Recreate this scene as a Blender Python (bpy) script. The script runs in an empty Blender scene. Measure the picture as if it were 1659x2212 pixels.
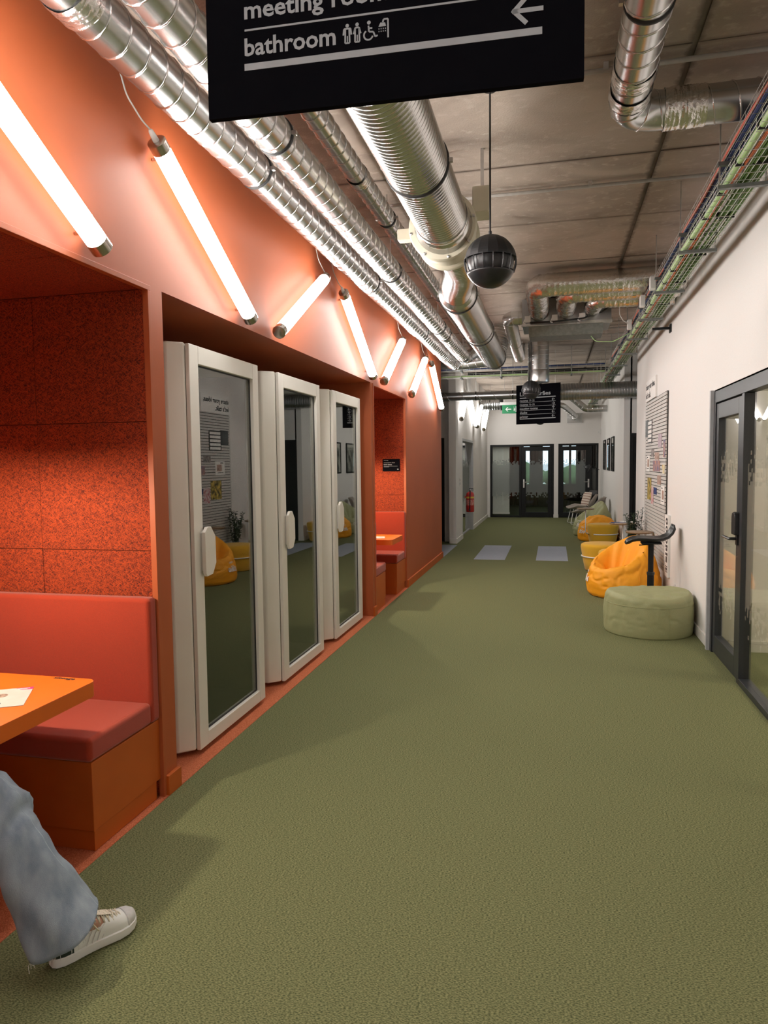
import bpy, math, random
from mathutils import Vector, Matrix, noise
random.seed(7)
S = bpy.context.scene
COL = S.collection

# ------------------------------------------------------------------ camera
W_, H_ = 1659.0, 2212.0
FPX, CX, CY = 1534.0, 829.5, 1106.0
VP, ROLL, HC = (1195.0, 997.0), 0.012, 1.6
_Y = Vector((VP[0]-CX, VP[1]-CY, FPX)).normalized()
_Z = _Y.cross(Vector((1, -ROLL, 0))).normalized()
if _Z.y > 0: _Z = -_Z
_X = _Y.cross(_Z)
if _X.x < 0: _X = -_X
RM = Matrix((_X, _Y, _Z))                       # image camera frame -> world
cam = bpy.data.cameras.new('camera'); camo = bpy.data.objects.new('camera', cam); COL.objects.link(camo)
m = RM @ Matrix(((1,0,0),(0,-1,0),(0,0,-1)))
camo.matrix_world = Matrix.Translation((0,0,HC)) @ m.to_4x4()
cam.sensor_fit = 'VERTICAL'; cam.sensor_height = 24.0; cam.lens = 24.0*FPX/H_
cam.clip_start = 0.05; cam.clip_end = 200
S.camera = camo
# ------------------------------------------------------------------ world, exposure
wd = bpy.data.worlds.new('world'); S.world = wd; wd.use_nodes = True
bg = wd.node_tree.nodes['Background']; bg.inputs[0].default_value = (0.72, 0.86, 1.0, 1); bg.inputs[1].default_value = 3.0
vs = S.view_settings
vs.view_transform = 'Standard'; vs.look = 'None'; vs.gamma = 1.0; vs.exposure = -0.26; vs.use_curve_mapping = False
TUBE_L = 132.0; PEND_L = 1750.0; ROOM_L = 30.0

# ------------------------------------------------------------------ helpers
def at(px, py, axis, val):
    """point where the line of sight through a photo pixel meets the plane axis = val"""
    r = RM @ Vector((px-CX, py-CY, FPX)); c = Vector((0,0,HC))
    return c + r*((val-c[axis])/r[axis])

def lin(h):
    h = h.lstrip('#'); v = [int(h[i:i+2],16)/255 for i in (0,2,4)]
    return tuple((c/12.92 if c <= .04045 else ((c+.055)/1.055)**2.4) for c in v)

MATS = {}
def mat(name, col, rough=.6, metal=0., noise_scale=None, col2=None, bump=0., bump_scale=None, stretch=(1,1,1),
        emit=None, estr=0., spec=None, detail=4., lo=.35, hi=.65, sheen=0., rvar=0., coat=0.):
    if name in MATS: return MATS[name]
    c = lin(col) if isinstance(col, str) else col
    mt = bpy.data.materials.new(name); mt.use_nodes = True; nt = mt.node_tree; N = nt.nodes; Lk = nt.links
    b = N['Principled BSDF']; b.inputs['Base Color'].default_value = (*c, 1)
    b.inputs['Roughness'].default_value = rough; b.inputs['Metallic'].default_value = metal
    if spec is not None: b.inputs['Specular IOR Level'].default_value = spec
    if sheen: b.inputs['Sheen Weight'].default_value = sheen
    if coat: b.inputs['Coat Weight'].default_value = coat
    if emit: b.inputs['Emission Color'].default_value = (*emit,1); b.inputs['Emission Strength'].default_value = estr
    if noise_scale or bump:
        tc = N.new('ShaderNodeTexCoord'); mp = N.new('ShaderNodeMapping'); mp.inputs['Scale'].default_value = stretch
        Lk.new(tc.outputs['Object'], mp.inputs['Vector'])
    if noise_scale:
        nz = N.new('ShaderNodeTexNoise'); nz.inputs['Scale'].default_value = noise_scale; nz.inputs['Detail'].default_value = detail
        Lk.new(mp.outputs[0], nz.inputs['Vector'])
        mr = N.new('ShaderNodeMapRange'); mr.inputs[1].default_value = lo; mr.inputs[2].default_value = hi
        Lk.new(nz.outputs['Fac'], mr.inputs[0])
        if col2:
            c2 = lin(col2) if isinstance(col2, str) else col2
            mx = N.new('ShaderNodeMix'); mx.data_type = 'RGBA'
            mx.inputs[6].default_value = (*c,1); mx.inputs[7].default_value = (*c2,1)
            Lk.new(mr.outputs[0], mx.inputs[0]); Lk.new(mx.outputs[2], b.inputs['Base Color'])
        if rvar:
            m2 = N.new('ShaderNodeMapRange'); m2.inputs[1].default_value = .3; m2.inputs[2].default_value = .7
            m2.inputs[3].default_value = max(.02, rough-rvar); m2.inputs[4].default_value = rough+rvar
            Lk.new(nz.outputs['Fac'], m2.inputs[0]); Lk.new(m2.outputs[0], b.inputs['Roughness'])
    if bump:
        n2 = N.new('ShaderNodeTexNoise'); n2.inputs['Scale'].default_value = bump_scale or noise_scale; n2.inputs['Detail'].default_value = 3
        Lk.new(mp.outputs[0], n2.inputs['Vector'])
        bp = N.new('ShaderNodeBump'); bp.inputs['Strength'].default_value = bump; bp.inputs['Distance'].default_value = .01
        Lk.new(n2.outputs['Fac'], bp.inputs['Height']); Lk.new(bp.outputs[0], b.inputs['Normal'])
    MATS[name] = mt
    return mt

def glass_mat(name, tint, boost=1.8, base=0.0, rough=0.0):
    mt = bpy.data.materials.new(name); mt.use_nodes = True; nt = mt.node_tree; N = nt.nodes; Lk = nt.links
    for n in list(N): N.remove(n)
    out = N.new('ShaderNodeOutputMaterial'); tr = N.new('ShaderNodeBsdfTransparent'); tr.inputs[0].default_value = (*tint,1)
    gl = N.new('ShaderNodeBsdfGlossy'); gl.inputs['Roughness'].default_value = rough; gl.inputs[0].default_value = (1,1,1,1)
    # Schlick reflectance, the same from both sides of the sheet
    lw = N.new('ShaderNodeLayerWeight'); lw.inputs[0].default_value = .5
    pw = N.new('ShaderNodeMath'); pw.operation = 'POWER'; pw.inputs[1].default_value = 5.0; Lk.new(lw.outputs['Facing'], pw.inputs[0])
    ma = N.new('ShaderNodeMath'); ma.operation = 'MULTIPLY_ADD'; ma.inputs[1].default_value = .96*boost; ma.inputs[2].default_value = .04*boost+base; ma.use_clamp = True
    mx = N.new('ShaderNodeMixShader')
    Lk.new(pw.outputs[0], ma.inputs[0]); Lk.new(ma.outputs[0], mx.inputs[0]); Lk.new(tr.outputs[0], mx.inputs[1]); Lk.new(gl.outputs[0], mx.inputs[2]); Lk.new(mx.outputs[0], out.inputs[0])
    MATS[name] = mt
    return mt

def frost_mat(name, col, see):
    mt = bpy.data.materials.new(name); mt.use_nodes = True; nt = mt.node_tree; N = nt.nodes; Lk = nt.links
    for n in list(N): N.remove(n)
    out = N.new('ShaderNodeOutputMaterial'); tr = N.new('ShaderNodeBsdfTransparent'); df = N.new('ShaderNodeBsdfDiffuse'); tl = N.new('ShaderNodeBsdfTranslucent')
    df.inputs[0].default_value = (*col,1); tl.inputs[0].default_value = (*col,1)
    a = N.new('ShaderNodeMixShader'); a.inputs[0].default_value = .5; b = N.new('ShaderNodeMixShader'); b.inputs[0].default_value = see
    Lk.new(df.outputs[0], a.inputs[1]); Lk.new(tl.outputs[0], a.inputs[2]); Lk.new(a.outputs[0], b.inputs[1]); Lk.new(tr.outputs[0], b.inputs[2]); Lk.new(b.outputs[0], out.inputs[0])
    MATS[name] = mt
    return mt

def arc_path(pts, rad, seg=8):
    pts = [Vector(p) for p in pts]; out = [pts[0]]
    for i in range(1, len(pts)-1):
        a, b, c = pts[i-1], pts[i], pts[i+1]
        d1 = (a-b).normalized(); d2 = (c-b).normalized()
        ang = d1.angle(d2); t = min(rad/math.tan(ang/2), (a-b).length*.499, (c-b).length*.499)
        p0, p1 = b+d1*t, b+d2*t
        for k in range(seg+1):
            u = k/seg; q = p0.lerp(b,u).lerp(b.lerp(p1,u),u); out.append(q)
    out.append(pts[-1]); return out

def resample(path, ds):
    path = [Vector(p) for p in path]; out = [path[0].copy()]; acc = 0.; 
    for i in range(len(path)-1):
        a, b = path[i], path[i+1]; L = (b-a).length
        if L < 1e-9: continue
        s = ds-acc
        while s <= L+1e-9:
            out.append(a.lerp(b, s/L)); s += ds
        acc = L-(s-ds)
    if (out[-1]-path[-1]).length > ds*.3: out.append(path[-1].copy())
    return out

def frames(path):
    path = [Vector(p) for p in path]; T = []
    for i in range(len(path)):
        a = path[max(0,i-1)]; b = path[min(len(path)-1,i+1)]; T.append((b-a).normalized())
    ref = Vector((0,0,1)) if abs(T[0].z) < .9 else Vector((1,0,0))
    n = (ref - T[0]*ref.dot(T[0])).normalized(); F = []
    for t in T:
        n = (n - t*n.dot(t)).normalized(); F.append((t, n, t.cross(n)))
    return F

class MB:
    def __init__(s): s.v = []; s.f = []
    def add(s, vs, fs):
        o = len(s.v); s.v += [tuple(v) for v in vs]; s.f += [tuple(i+o for i in f) for f in fs]; return s
    def box(s, x0, x1, y0, y1, z0, z1):
        return s.add([(x0,y0,z0),(x1,y0,z0),(x1,y1,z0),(x0,y1,z0),(x0,y0,z1),(x1,y0,z1),(x1,y1,z1),(x0,y1,z1)],
                     [(3,2,1,0),(4,5,6,7),(0,1,5,4),(1,2,6,5),(2,3,7,6),(3,0,4,7)])
    def prism(s, poly, a, b, axis=2):
        n = len(poly)
        def P(p, h): return (p[0],p[1],h) if axis == 2 else ((p[0],h,p[1]) if axis == 1 else (h,p[0],p[1]))
        vs = [P(p,a) for p in poly]+[P(p,b) for p in poly]
        return s.add(vs, [tuple(range(n-1,-1,-1)), tuple(range(n,2*n))]+[(i,(i+1)%n,n+(i+1)%n,n+i) for i in range(n)])
    def grid(s, rows, close=False, cap0=False, cap1=False):
        n = len(rows[0]); vs = [p for r in rows for p in r]; fs = []
        for i in range(len(rows)-1):
            for j in range(n if close else n-1):
                k = (j+1)%n; fs.append((i*n+j, i*n+k, (i+1)*n+k, (i+1)*n+j))
        if cap0: fs.append(tuple(range(n-1,-1,-1)))
        if cap1: fs.append(tuple((len(rows)-1)*n+j for j in range(n)))
        return s.add(vs, fs)
    def tube(s, path, r, n=12, caps=True):
        F = frames(path); rows = []; L = 0.
        for i, p in enumerate(path):
            p = Vector(p)
            if i: L += (p-Vector(path[i-1])).length
            rr = r(L) if callable(r) else (r[i] if isinstance(r,(list,tuple)) else r)
            t, a, b = F[i]
            rows.append([p+(a*math.cos(2*math.pi*k/n)+b*math.sin(2*math.pi*k/n))*rr for k in range(n)])
        return s.grid(rows, True, caps, caps)
    def lathe(s, prof, n=24, c=(0,0,0), caps=True, axis='Z'):
        rows = []
        for r, z in prof:
            row = []
            for k in range(n):
                a = 2*math.pi*k/n; x, y = r*math.cos(a), r*math.sin(a)
                row.append((c[0]+x,c[1]+y,c[2]+z) if axis=='Z' else ((c[0]+x,c[1]+z,c[2]+y) if axis=='Y' else (c[0]+z,c[1]+x,c[2]+y)))
            rows.append(row)
        return s.grid(rows, True, caps, caps)
    def helix(s, path, r, pitch, w, per=18):
        path = resample(path, pitch/per); F = frames(path); pts = []
        for i, p in enumerate(path):
            a = 2*math.pi*i/per; t, n, b = F[i]; pts.append(p+(n*math.cos(a)+b*math.sin(a))*r)
        return s.tube(pts, w, 4)

def link(o, parent=None):
    COL.objects.link(o)
    if parent is not None: o.parent = parent
    return o
def obj(name, mb, mt, parent=None, smooth=False, bevel=0., rel=True, seg=2, angle=None):
    """one mesh object; with rel the vertices are given in world space and moved into the parent's frame"""
    off = Vector((0,0,0))
    if parent is not None and rel:
        p = parent
        while p is not None: off += p.location; p = p.parent
    me = bpy.data.meshes.new(name)
    me.from_pydata([(v[0]-off.x, v[1]-off.y, v[2]-off.z) for v in mb.v], [], mb.f)
    if isinstance(mt, str): mt = MATS[mt]
    me.materials.append(mt)
    if smooth:
        me.polygons.foreach_set('use_smooth', [True]*len(me.polygons))
        if angle: 
            try: me.set_sharp_from_angle(angle=math.radians(angle))
            except Exception: pass
    me.update()
    o = bpy.data.objects.new(name, me); link(o, parent)
    if bevel:
        bv = o.modifiers.new('bevel','BEVEL'); bv.width = bevel; bv.segments = seg; bv.limit_method = 'ANGLE'; bv.angle_limit = math.radians(40)
        if seg > 1: me.polygons.foreach_set('use_smooth', [True]*len(me.polygons)); bv.harden_normals = True
    return o
def tag(o, label, cat, group=None):
    o['label'] = label; o['category'] = cat
    if group: o['group'] = group
    return o
def thing(name, label, cat, loc=(0,0,0), rotz=0., group=None):
    o = bpy.data.objects.new(name, None); o.empty_display_size = .1; COL.objects.link(o)
    o.location = loc; o.rotation_euler = (0,0,rotz)
    return tag(o, label, cat, group)
def struct(name, mb, mt, parent=None, **k):
    o = obj(name, mb, mt, parent, **k)
    o['kind'] = 'structure'; return o
def stuff(o): o['kind'] = 'stuff'; return o
def copy_tree(o, parent=None):
    c = o.copy(); COL.objects.link(c); c.parent = parent
    for ch in list(o.children): copy_tree(ch, c)
    return c

def text_mesh(s, size, bold=0., align='LEFT'):
    cu = bpy.data.curves.new('t','FONT'); cu.body = s; cu.size = size; cu.offset = bold*size; cu.align_x = align; cu.resolution_u = 2
    o = bpy.data.objects.new('t', cu); COL.objects.link(o)
    dg = bpy.context.evaluated_depsgraph_get(); me = bpy.data.meshes.new_from_object(o.evaluated_get(dg))
    vs = [v.co.copy() for v in me.vertices]; fs = [tuple(p.vertices) for p in me.polygons]
    bpy.data.objects.remove(o); bpy.data.curves.remove(cu); bpy.data.meshes.remove(me)
    return vs, fs
def text(name, s, size, org, xd, yd, mt, parent, bold=.012, width=None, align='LEFT'):
    vs, fs = text_mesh(s, size, bold, align)
    xs = [v.x for v in vs]; k = 1.
    if width: k = width/(max(xs)-min(xs))
    x0 = min(xs) if width else 0
    xd = Vector(xd).normalized(); yd = Vector(yd).normalized(); org = Vector(org); mb = MB()
    mb.add([org+xd*((v.x-x0)*k if width else v.x)+yd*v.y for v in vs], fs)
    return obj(name, mb, mt, parent)

# ------------------------------------------------------------------ materials
mat('green_carpet', (.070,.084,.038), .95, noise_scale=235, col2=(.238,.245,.118), stretch=(.55,1.25,1), bump=.12, bump_scale=330, detail=7, lo=.38, hi=.61, spec=.1)
mat('orange_carpet', (.50,.125,.055), .95, noise_scale=210, col2=(.72,.24,.12), bump=.6, bump_scale=240, spec=.1)
mat('grey_carpet', (.31,.34,.39), .95, noise_scale=170, col2=(.42,.45,.50), bump=.5, bump_scale=200, spec=.1)
mat('orange_paint', (.43,.100,.031), .50, noise_scale=1.5, col2=(.465,.110,.035), spec=.35, bump=.03, bump_scale=300)
mat('orange_wood', (.50,.098,.008), .5, noise_scale=6, col2=(.53,.108,.010), stretch=(1,1,1))
mat('table_orange', (.72,.135,.007), .45, noise_scale=8, col2=(.75,.145,.008))
mat('orange_fabric', (.42,.036,.006), .9, noise_scale=300, col2=(.36,.031,.005), bump=.25, bump_scale=500, sheen=.3)
mat('white_wall', (.79,.766,.742), .85, noise_scale=120, col2=(.76,.736,.712), bump=.15, bump_scale=180)
mat('white_trim', (.78,.76,.73), .6, noise_scale=30, col2=(.75,.73,.70))
mat('booth_white', (.79,.76,.70), .45, noise_scale=4, col2=(.81,.78,.72))
mat('booth_felt', (.035,.036,.034), .95, noise_scale=200, col2=(.05,.05,.047), bump=.3)
mat('cream_desk', (.62,.56,.43), .4, noise_scale=5, col2=(.58,.52,.40))
mat('black_metal', (.008,.009,.010), .5, spec=.25, noise_scale=40, col2=(.012,.013,.014))
mat('frame_grey', (.022,.025,.029), .38, noise_scale=60, col2=(.027,.030,.034))
mat('black_plastic', (.012,.012,.013), .35, noise_scale=30, col2=(.018,.018,.02))
mat('sign_black', (.0035,.0035,.0055), .8, spec=.04, noise_scale=20, col2=(.0042,.0042,.0062))
mat('sign_white', (.36,.385,.41), .6, noise_scale=20, col2=(.40,.425,.45))
mat('print_black', (.02,.02,.022), .7, noise_scale=20, col2=(.03,.03,.03))
mat('galvanised', (.60,.61,.61), .27, 1., noise_scale=3, col2=(.64,.65,.65))
mat('galvanised_dark', (.42,.43,.44), .33, 1., noise_scale=3, col2=(.46,.47,.48))
mat('seam_metal', (.75,.75,.74), .22, 1., noise_scale=40, col2=(.82,.82,.82))
mat('corrugated', (.66,.66,.65), .24, 1., noise_scale=3, col2=(.70,.70,.69))
mat('foil', (.80,.79,.77), .27, 1., noise_scale=30, col2=(.86,.85,.83), bump=.5, bump_scale=38)
mat('steel', (.55,.55,.54), .35, 1., noise_scale=30, col2=(.62,.62,.61))
mat('nickel', (.50,.47,.43), .25, 1., noise_scale=30, col2=(.55,.52,.48))
mat('wire_metal', (.60,.60,.57), .4, .9, noise_scale=30, col2=(.66,.66,.63))
mat('strut_metal', (.20,.215,.21), .5, .8, noise_scale=30, col2=(.25,.265,.26))
mat('rubber', (.012,.012,.012), .6, noise_scale=40, col2=(.018,.018,.018))
mat('beige_plastic', (.62,.585,.46), .45, noise_scale=10, col2=(.66,.62,.50))
mat('white_plastic', (.72,.72,.70), .45, noise_scale=10, col2=(.76,.76,.74))
mat('conduit', (.42,.40,.37), .5, noise_scale=20, col2=(.48,.46,.43))
mat('tube_glow', (1,1,1), .4, emit=(1.0,.965,.92), estr=TUBE_L)
mat('tube_glow_dim', (1,1,1), .4, emit=(1.0,.965,.92), estr=TUBE_L*.5)
mat('tube_glow_back', (1,1,1), .4, emit=(1.0,.965,.92), estr=TUBE_L*.045)
mat('bulb_glow', (1,1,1), .4, emit=(1.0,.86,.66), estr=PEND_L)
mat('panel_glow', (1,1,1), .4, emit=(1.0,.88,.70), estr=ROOM_L)
mat('cable_green', (.085,.19,.035), .5, noise_scale=20, col2=(.13,.26,.055))
mat('cable_pale', (.40,.60,.25), .5, noise_scale=20, col2=(.46,.66,.30))
mat('cable_orange', (.62,.14,.045), .5, noise_scale=20, col2=(.70,.18,.06))
mat('cable_blue', (.022,.042,.15), .5, noise_scale=20, col2=(.03,.06,.20))
mat('cable_red', (.60,.10,.06), .5, noise_scale=20, col2=(.66,.14,.08))
mat('bag_orange', (.92,.36,.006), .62, noise_scale=200, col2=(.96,.40,.010), bump=.12, bump_scale=14)
mat('bag_green', (.305,.315,.155), .62, noise_scale=200, col2=(.345,.355,.185), bump=.10, bump_scale=14)
mat('pouf_mustard', (.78,.435,.022), .9, noise_scale=260, col2=(.70,.385,.018), bump=.25, bump_scale=400, sheen=.2)
mat('white_metal', (.80,.78,.73), .35, noise_scale=20, col2=(.84,.82,.77))
mat('oak', (.36,.26,.17), .5, noise_scale=14, col2=(.26,.18,.115), stretch=(1,6,1))
mat('chair_grey', (.30,.265,.23), .8, noise_scale=150, col2=(.34,.30,.26), bump=.15)
mat('leaf', (.012,.028,.012), .5, noise_scale=20, col2=(.022,.05,.02))
mat('slat', (.55,.53,.505), .6, noise_scale=8, col2=(.59,.57,.545))
mat('slat_gap', (.05,.047,.045), .8, noise_scale=20, col2=(.06,.055,.05))
mat('paper', (.80,.78,.75), .7, noise_scale=20, col2=(.84,.82,.79))
mat('ext_red', (.46,.022,.022), .35, noise_scale=10, col2=(.50,.03,.03), coat=.3)
mat('exit_green', (.02,.24,.10), .5, noise_scale=10, col2=(.025,.27,.11))
mat('exit_white', (.85,.88,.86), .5, noise_scale=10, col2=(.9,.92,.9))
mat('curtain_red', (.055,.007,.006), .9, noise_scale=20, col2=(.08,.010,.008))
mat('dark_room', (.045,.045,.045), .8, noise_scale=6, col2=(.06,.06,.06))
mat('lawn', (.10,.22,.05), .95, noise_scale=8, col2=(.16,.30,.08)); mat('hedge', (.07,.16,.06), .9, noise_scale=3, col2=(.14,.26,.10))
mat('denim', (.19,.24,.30), .85, noise_scale=13, col2=(.34,.40,.455), bump=.3, bump_scale=420, lo=.34, hi=.74, stretch=(1.4,1.4,.45)); mat('denim_seam', (.36,.42,.48), .85, noise_scale=60, col2=(.28,.34,.40))
mat('denim_fray', (.62,.62,.58), .9, noise_scale=60, col2=(.70,.70,.66))
mat('skin', (.50,.27,.19), .5, noise_scale=30, col2=(.54,.30,.21))
mat('shoe_white', (.78,.80,.77), .5, noise_scale=16, col2=(.81,.83,.80))
mat('shoe_sole', (.82,.83,.82), .6, noise_scale=30, col2=(.85,.86,.85))
mat('shoe_grey', (.55,.55,.54), .7, noise_scale=80, col2=(.60,.60,.59))
mat('lace', (.72,.66,.52), .8, noise_scale=60, col2=(.78,.72,.58))
mat('shoe_green', (.015,.028,.020), .6, noise_scale=30, col2=(.02,.035,.025))
mat('sweater', (.10,.10,.12), .9, noise_scale=60, col2=(.13,.13,.15))
mat('hair', (.03,.018,.01), .5, noise_scale=60, col2=(.05,.03,.018))
mat('grey_frame_paint', (.40,.415,.43), .5, noise_scale=20, col2=(.44,.455,.47))
glass_mat('booth_glass', (.80,.84,.80), 1.5, .0)
glass_mat('door_glass', (.95,.95,.92), 1.0, .0)
glass_mat('far_glass', (.93,.95,.94), 1.0, .0)
frost_mat('frost', (.46,.49,.48), .42)
frost_mat('frost_clear', (.66,.60,.50), .80)

def fibre_mat(name):
    mt = bpy.data.materials.new(name); mt.use_nodes = True; nt = mt.node_tree; N = nt.nodes; Lk = nt.links
    b = N['Principled BSDF']; b.inputs['Roughness'].default_value = .9
    tc = N.new('ShaderNodeTexCoord'); hs = []
    for k, (rx, st) in enumerate((((.2,.5,.2),(45,240,260)), ((-.2,-.55,.1),(45,240,260)), ((.1,1.45,-.2),(45,240,260)))):
        m0 = N.new('ShaderNodeMapping'); m0.inputs['Rotation'].default_value = rx; Lk.new(tc.outputs['Object'], m0.inputs[0])
        mp = N.new('ShaderNodeMapping'); mp.inputs['Scale'].default_value = st; mp.inputs['Location'].default_value = (k*3.1,k*1.7,k)
        nz = N.new('ShaderNodeTexNoise'); nz.inputs['Scale'].default_value = 1.; nz.inputs['Detail'].default_value = 2; nz.inputs['Distortion'].default_value = .6
        Lk.new(m0.outputs[0], mp.inputs[0]); Lk.new(mp.outputs[0], nz.inputs['Vector']); hs.append(nz)
    mx = hs[0].outputs['Fac']
    for h in hs[1:]:
        a = N.new('ShaderNodeMath'); a.operation = 'MAXIMUM'; Lk.new(mx, a.inputs[0]); Lk.new(h.outputs['Fac'], a.inputs[1]); mx = a.outputs[0]
    mr = N.new('ShaderNodeMapRange'); mr.inputs[1].default_value = .46; mr.inputs[2].default_value = .66; Lk.new(mx, mr.inputs[0])
    mc = N.new('ShaderNodeMix'); mc.data_type = 'RGBA'; mc.inputs[6].default_value = (.075,.007,.003,1); mc.inputs[7].default_value = (.47,.062,.009,1)
    Lk.new(mr.outputs[0], mc.inputs[0]); Lk.new(mc.outputs[2], b.inputs['Base Color'])
    bp = N.new('ShaderNodeBump'); bp.inputs['Strength'].default_value = .9; bp.inputs['Distance'].default_value = .006; Lk.new(mx, bp.inputs['Height']); Lk.new(bp.outputs[0], b.inputs['Normal'])
    MATS[name] = mt
fibre_mat('wood_wool')

def concrete_mat(name):
    mt = bpy.data.materials.new(name); mt.use_nodes = True; nt = mt.node_tree; N = nt.nodes; Lk = nt.links
    b = N['Principled BSDF']; b.inputs['Roughness'].default_value = .9
    tc = N.new('ShaderNodeTexCoord')
    def nz(sc, det, st=(1,1,1), dist=0.):
        mp = N.new('ShaderNodeMapping'); mp.inputs['Scale'].default_value = st; Lk.new(tc.outputs['Object'], mp.inputs[0])
        n = N.new('ShaderNodeTexNoise'); n.inputs['Scale'].default_value = sc; n.inputs['Detail'].default_value = det; n.inputs['Distortion'].default_value = dist
        Lk.new(mp.outputs[0], n.inputs['Vector']); return n
    n1 = nz(1.1, 6, (1,1.6,1), 1.2); n2 = nz(16, 6, (1,1.3,1)); n3 = nz(90, 2)
    def mix(a, b2, f, lo, hi):
        mr = N.new('ShaderNodeMapRange'); mr.inputs[1].default_value = lo; mr.inputs[2].default_value = hi; Lk.new(f.outputs['Fac'], mr.inputs[0])
        x = N.new('ShaderNodeMix'); x.data_type = 'RGBA'; Lk.new(mr.outputs[0], x.inputs[0])
        for sck, v in ((6,a),(7,b2)):
            if isinstance(v, tuple): x.inputs[sck].default_value = (*v,1)
            else: Lk.new(v, x.inputs[sck])
        return x.outputs[2]
    c = mix((.47,.392,.328), (.345,.285,.236), n1, .40, .64)
    c = mix(c, (.56,.485,.42), n2, .56, .80)
    c = mix(c, (.22,.178,.145), n1, .64, .72)
    # grimy stains along the joints between the slabs
    sx = N.new('ShaderNodeSeparateXYZ'); Lk.new(tc.outputs['Object'], sx.inputs[0])
    def math_(op, a, b=None):
        q = N.new('ShaderNodeMath'); q.operation = op
        for k, v in enumerate((a,b)):
            if v is None: continue
            if isinstance(v,(int,float)): q.inputs[k].default_value = v
            else: Lk.new(v, q.inputs[k])
        return q.outputs[0]
    dx = math_('ABSOLUTE', math_('SUBTRACT', sx.outputs[0], .657)); wob = math_('MULTIPLY', n2.outputs['Fac'], .085)
    fx = math_('MAXIMUM', math_('SUBTRACT', 1.0, math_('DIVIDE', dx, wob)), 0.0)
    fy0 = math_('PINGPONG', math_('SUBTRACT', sx.outputs[1], 3.81), .613); fy = math_('MULTIPLY', math_('MAXIMUM', math_('SUBTRACT', 1.0, math_('DIVIDE', fy0, math_('MULTIPLY', n1.outputs['Fac'], .07))), 0.0), .6)
    fm_ = math_('MINIMUM', math_('MULTIPLY', math_('MAXIMUM', fx, fy), 1.3), .85)
    xj = N.new('ShaderNodeMix'); xj.data_type = 'RGBA'; Lk.new(fm_, xj.inputs[0]); Lk.new(c, xj.inputs[6]); xj.inputs[7].default_value = (.15,.118,.095,1); c = xj.outputs[2]
    Lk.new(c, b.inputs['Base Color'])
    bp = N.new('ShaderNodeBump'); bp.inputs['Strength'].default_value = .3; bp.inputs['Distance'].default_value = .01; Lk.new(n3.outputs['Fac'], bp.inputs['Height']); Lk.new(bp.outputs[0], b.inputs['Normal'])
    MATS[name] = mt
concrete_mat('concrete')
mat('leaflet_paper', (.50,.47,.43), .7, noise_scale=20, col2=(.54,.51,.47)); mat('joint_dark', (.14,.112,.09), .95, noise_scale=8, col2=(.20,.165,.135))

# ================================================================== THE SETTING
ZC = 3.6; XL = -1.83; XR = 1.29; YF = 20.8
# floor
fl = struct('floor', MB().box(-6.2,5.2,-3.7,27,-.1,0), 'green_carpet')
obj('orange_carpet', MB().box(-3.1,-1.81,-3.5,11.88,0,.003), 'orange_carpet', fl)
obj('grey_carpet', MB().box(-6.0,-1.81,11.88,13.70,0,.003), 'grey_carpet', fl)
for k, x in enumerate((-1.275,-.268,.735)):
    obj('grey_stripe', MB().box(x,x+.508,11.70,13.71,0,.003), 'grey_carpet', fl)
# ceiling of precast slabs
ce = struct('ceiling', MB().box(-6.2,5.2,-3.7,27,ZC+.010,ZC+.15), 'joint_dark')
ys = [3.81+1.226*k for k in range(-6,20)]
for i in range(len(ys)-1):
    for (x0,x1) in ((-6.2,.644),(.670,5.2)):
        dz = random.uniform(-.004,.006)
        obj('slab', MB().box(x0,x1,ys[i]+.007,ys[i+1]-.007,ZC+dz*.5,ZC+.0095), 'concrete', ce)
# orange wall with seating niches and booth recess
wl = MB()
wl.box(-3.1,XL,-3.6,11.88,2.435,ZC)                     # band above the openings
for (a,b) in ((-3.6,1.33),(3.02,3.13),(7.14,7.225),(8.90,11.88)): wl.box(-3.1,XL,a,b,0,2.435)
wl.box(-3.25,-3.1,-3.6,11.88,0,ZC)
wall_left = struct('wall_left', wl, 'orange_paint')
# wood-wool acoustic panels inside the niches
def panels(par, yface, sgn, xs=(-1.852,-2.45,-3.05), zs=(.02,.60,1.20,1.81,2.418)):
    for i in range(len(xs)-1):
        for j in range(len(zs)-1):
            d = .02+random.uniform(-.0015,.0015)
            y0, y1 = sorted((yface, yface-sgn*d))
            obj('acoustic_panel', MB().box(xs[i+1]+.0015,xs[i]-.0015,y0,y1,zs[j]+.0015,zs[j+1]-.0015), 'wood_wool', par)
panels(wall_left, 3.02, 1); panels(wall_left, 8.90, 1); panels(wall_left, 1.33, -1)
def top_panels(y0, y1):
    n = 3
    for i in range(2):
        for j in range(n):
            a = y0+(y1-y0)*j/n; b = y0+(y1-y0)*(j+1)/n
            obj('acoustic_panel', MB().box((-2.45,-3.05)[i]+.002,(-1.852,-2.45)[i]-.002,a+.002,b-.002,2.418,2.4345), 'wood_wool', wall_left)
top_panels(1.355,2.995); top_panels(7.25,8.875)
# raised edging round the niche openings
def edging(n, y0, y1):
    mb = MB()
    mb.box(-1.852,-1.822,y0,y1,2.412,2.436); mb.box(-1.852,-1.822,y1-.024,y1,0.0,2.412); mb.box(-1.852,-1.822,y0,y0+.024,0.0,2.412)
    return struct('trim_%d'%n, mb, 'orange_paint', bevel=.002)
edging(1,1.33,3.02); edging(2,7.225,8.90)
# orange baseboards
for n,(a,b) in enumerate(((3.015,3.135),(7.13,7.235),(8.895,11.885),(-3.5,1.335))):
    struct('baseboard_left_%d'%(n+1), MB().box(-1.829,-1.808,a,b,0.0,.098), 'orange_wood', bevel=.002)
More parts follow.
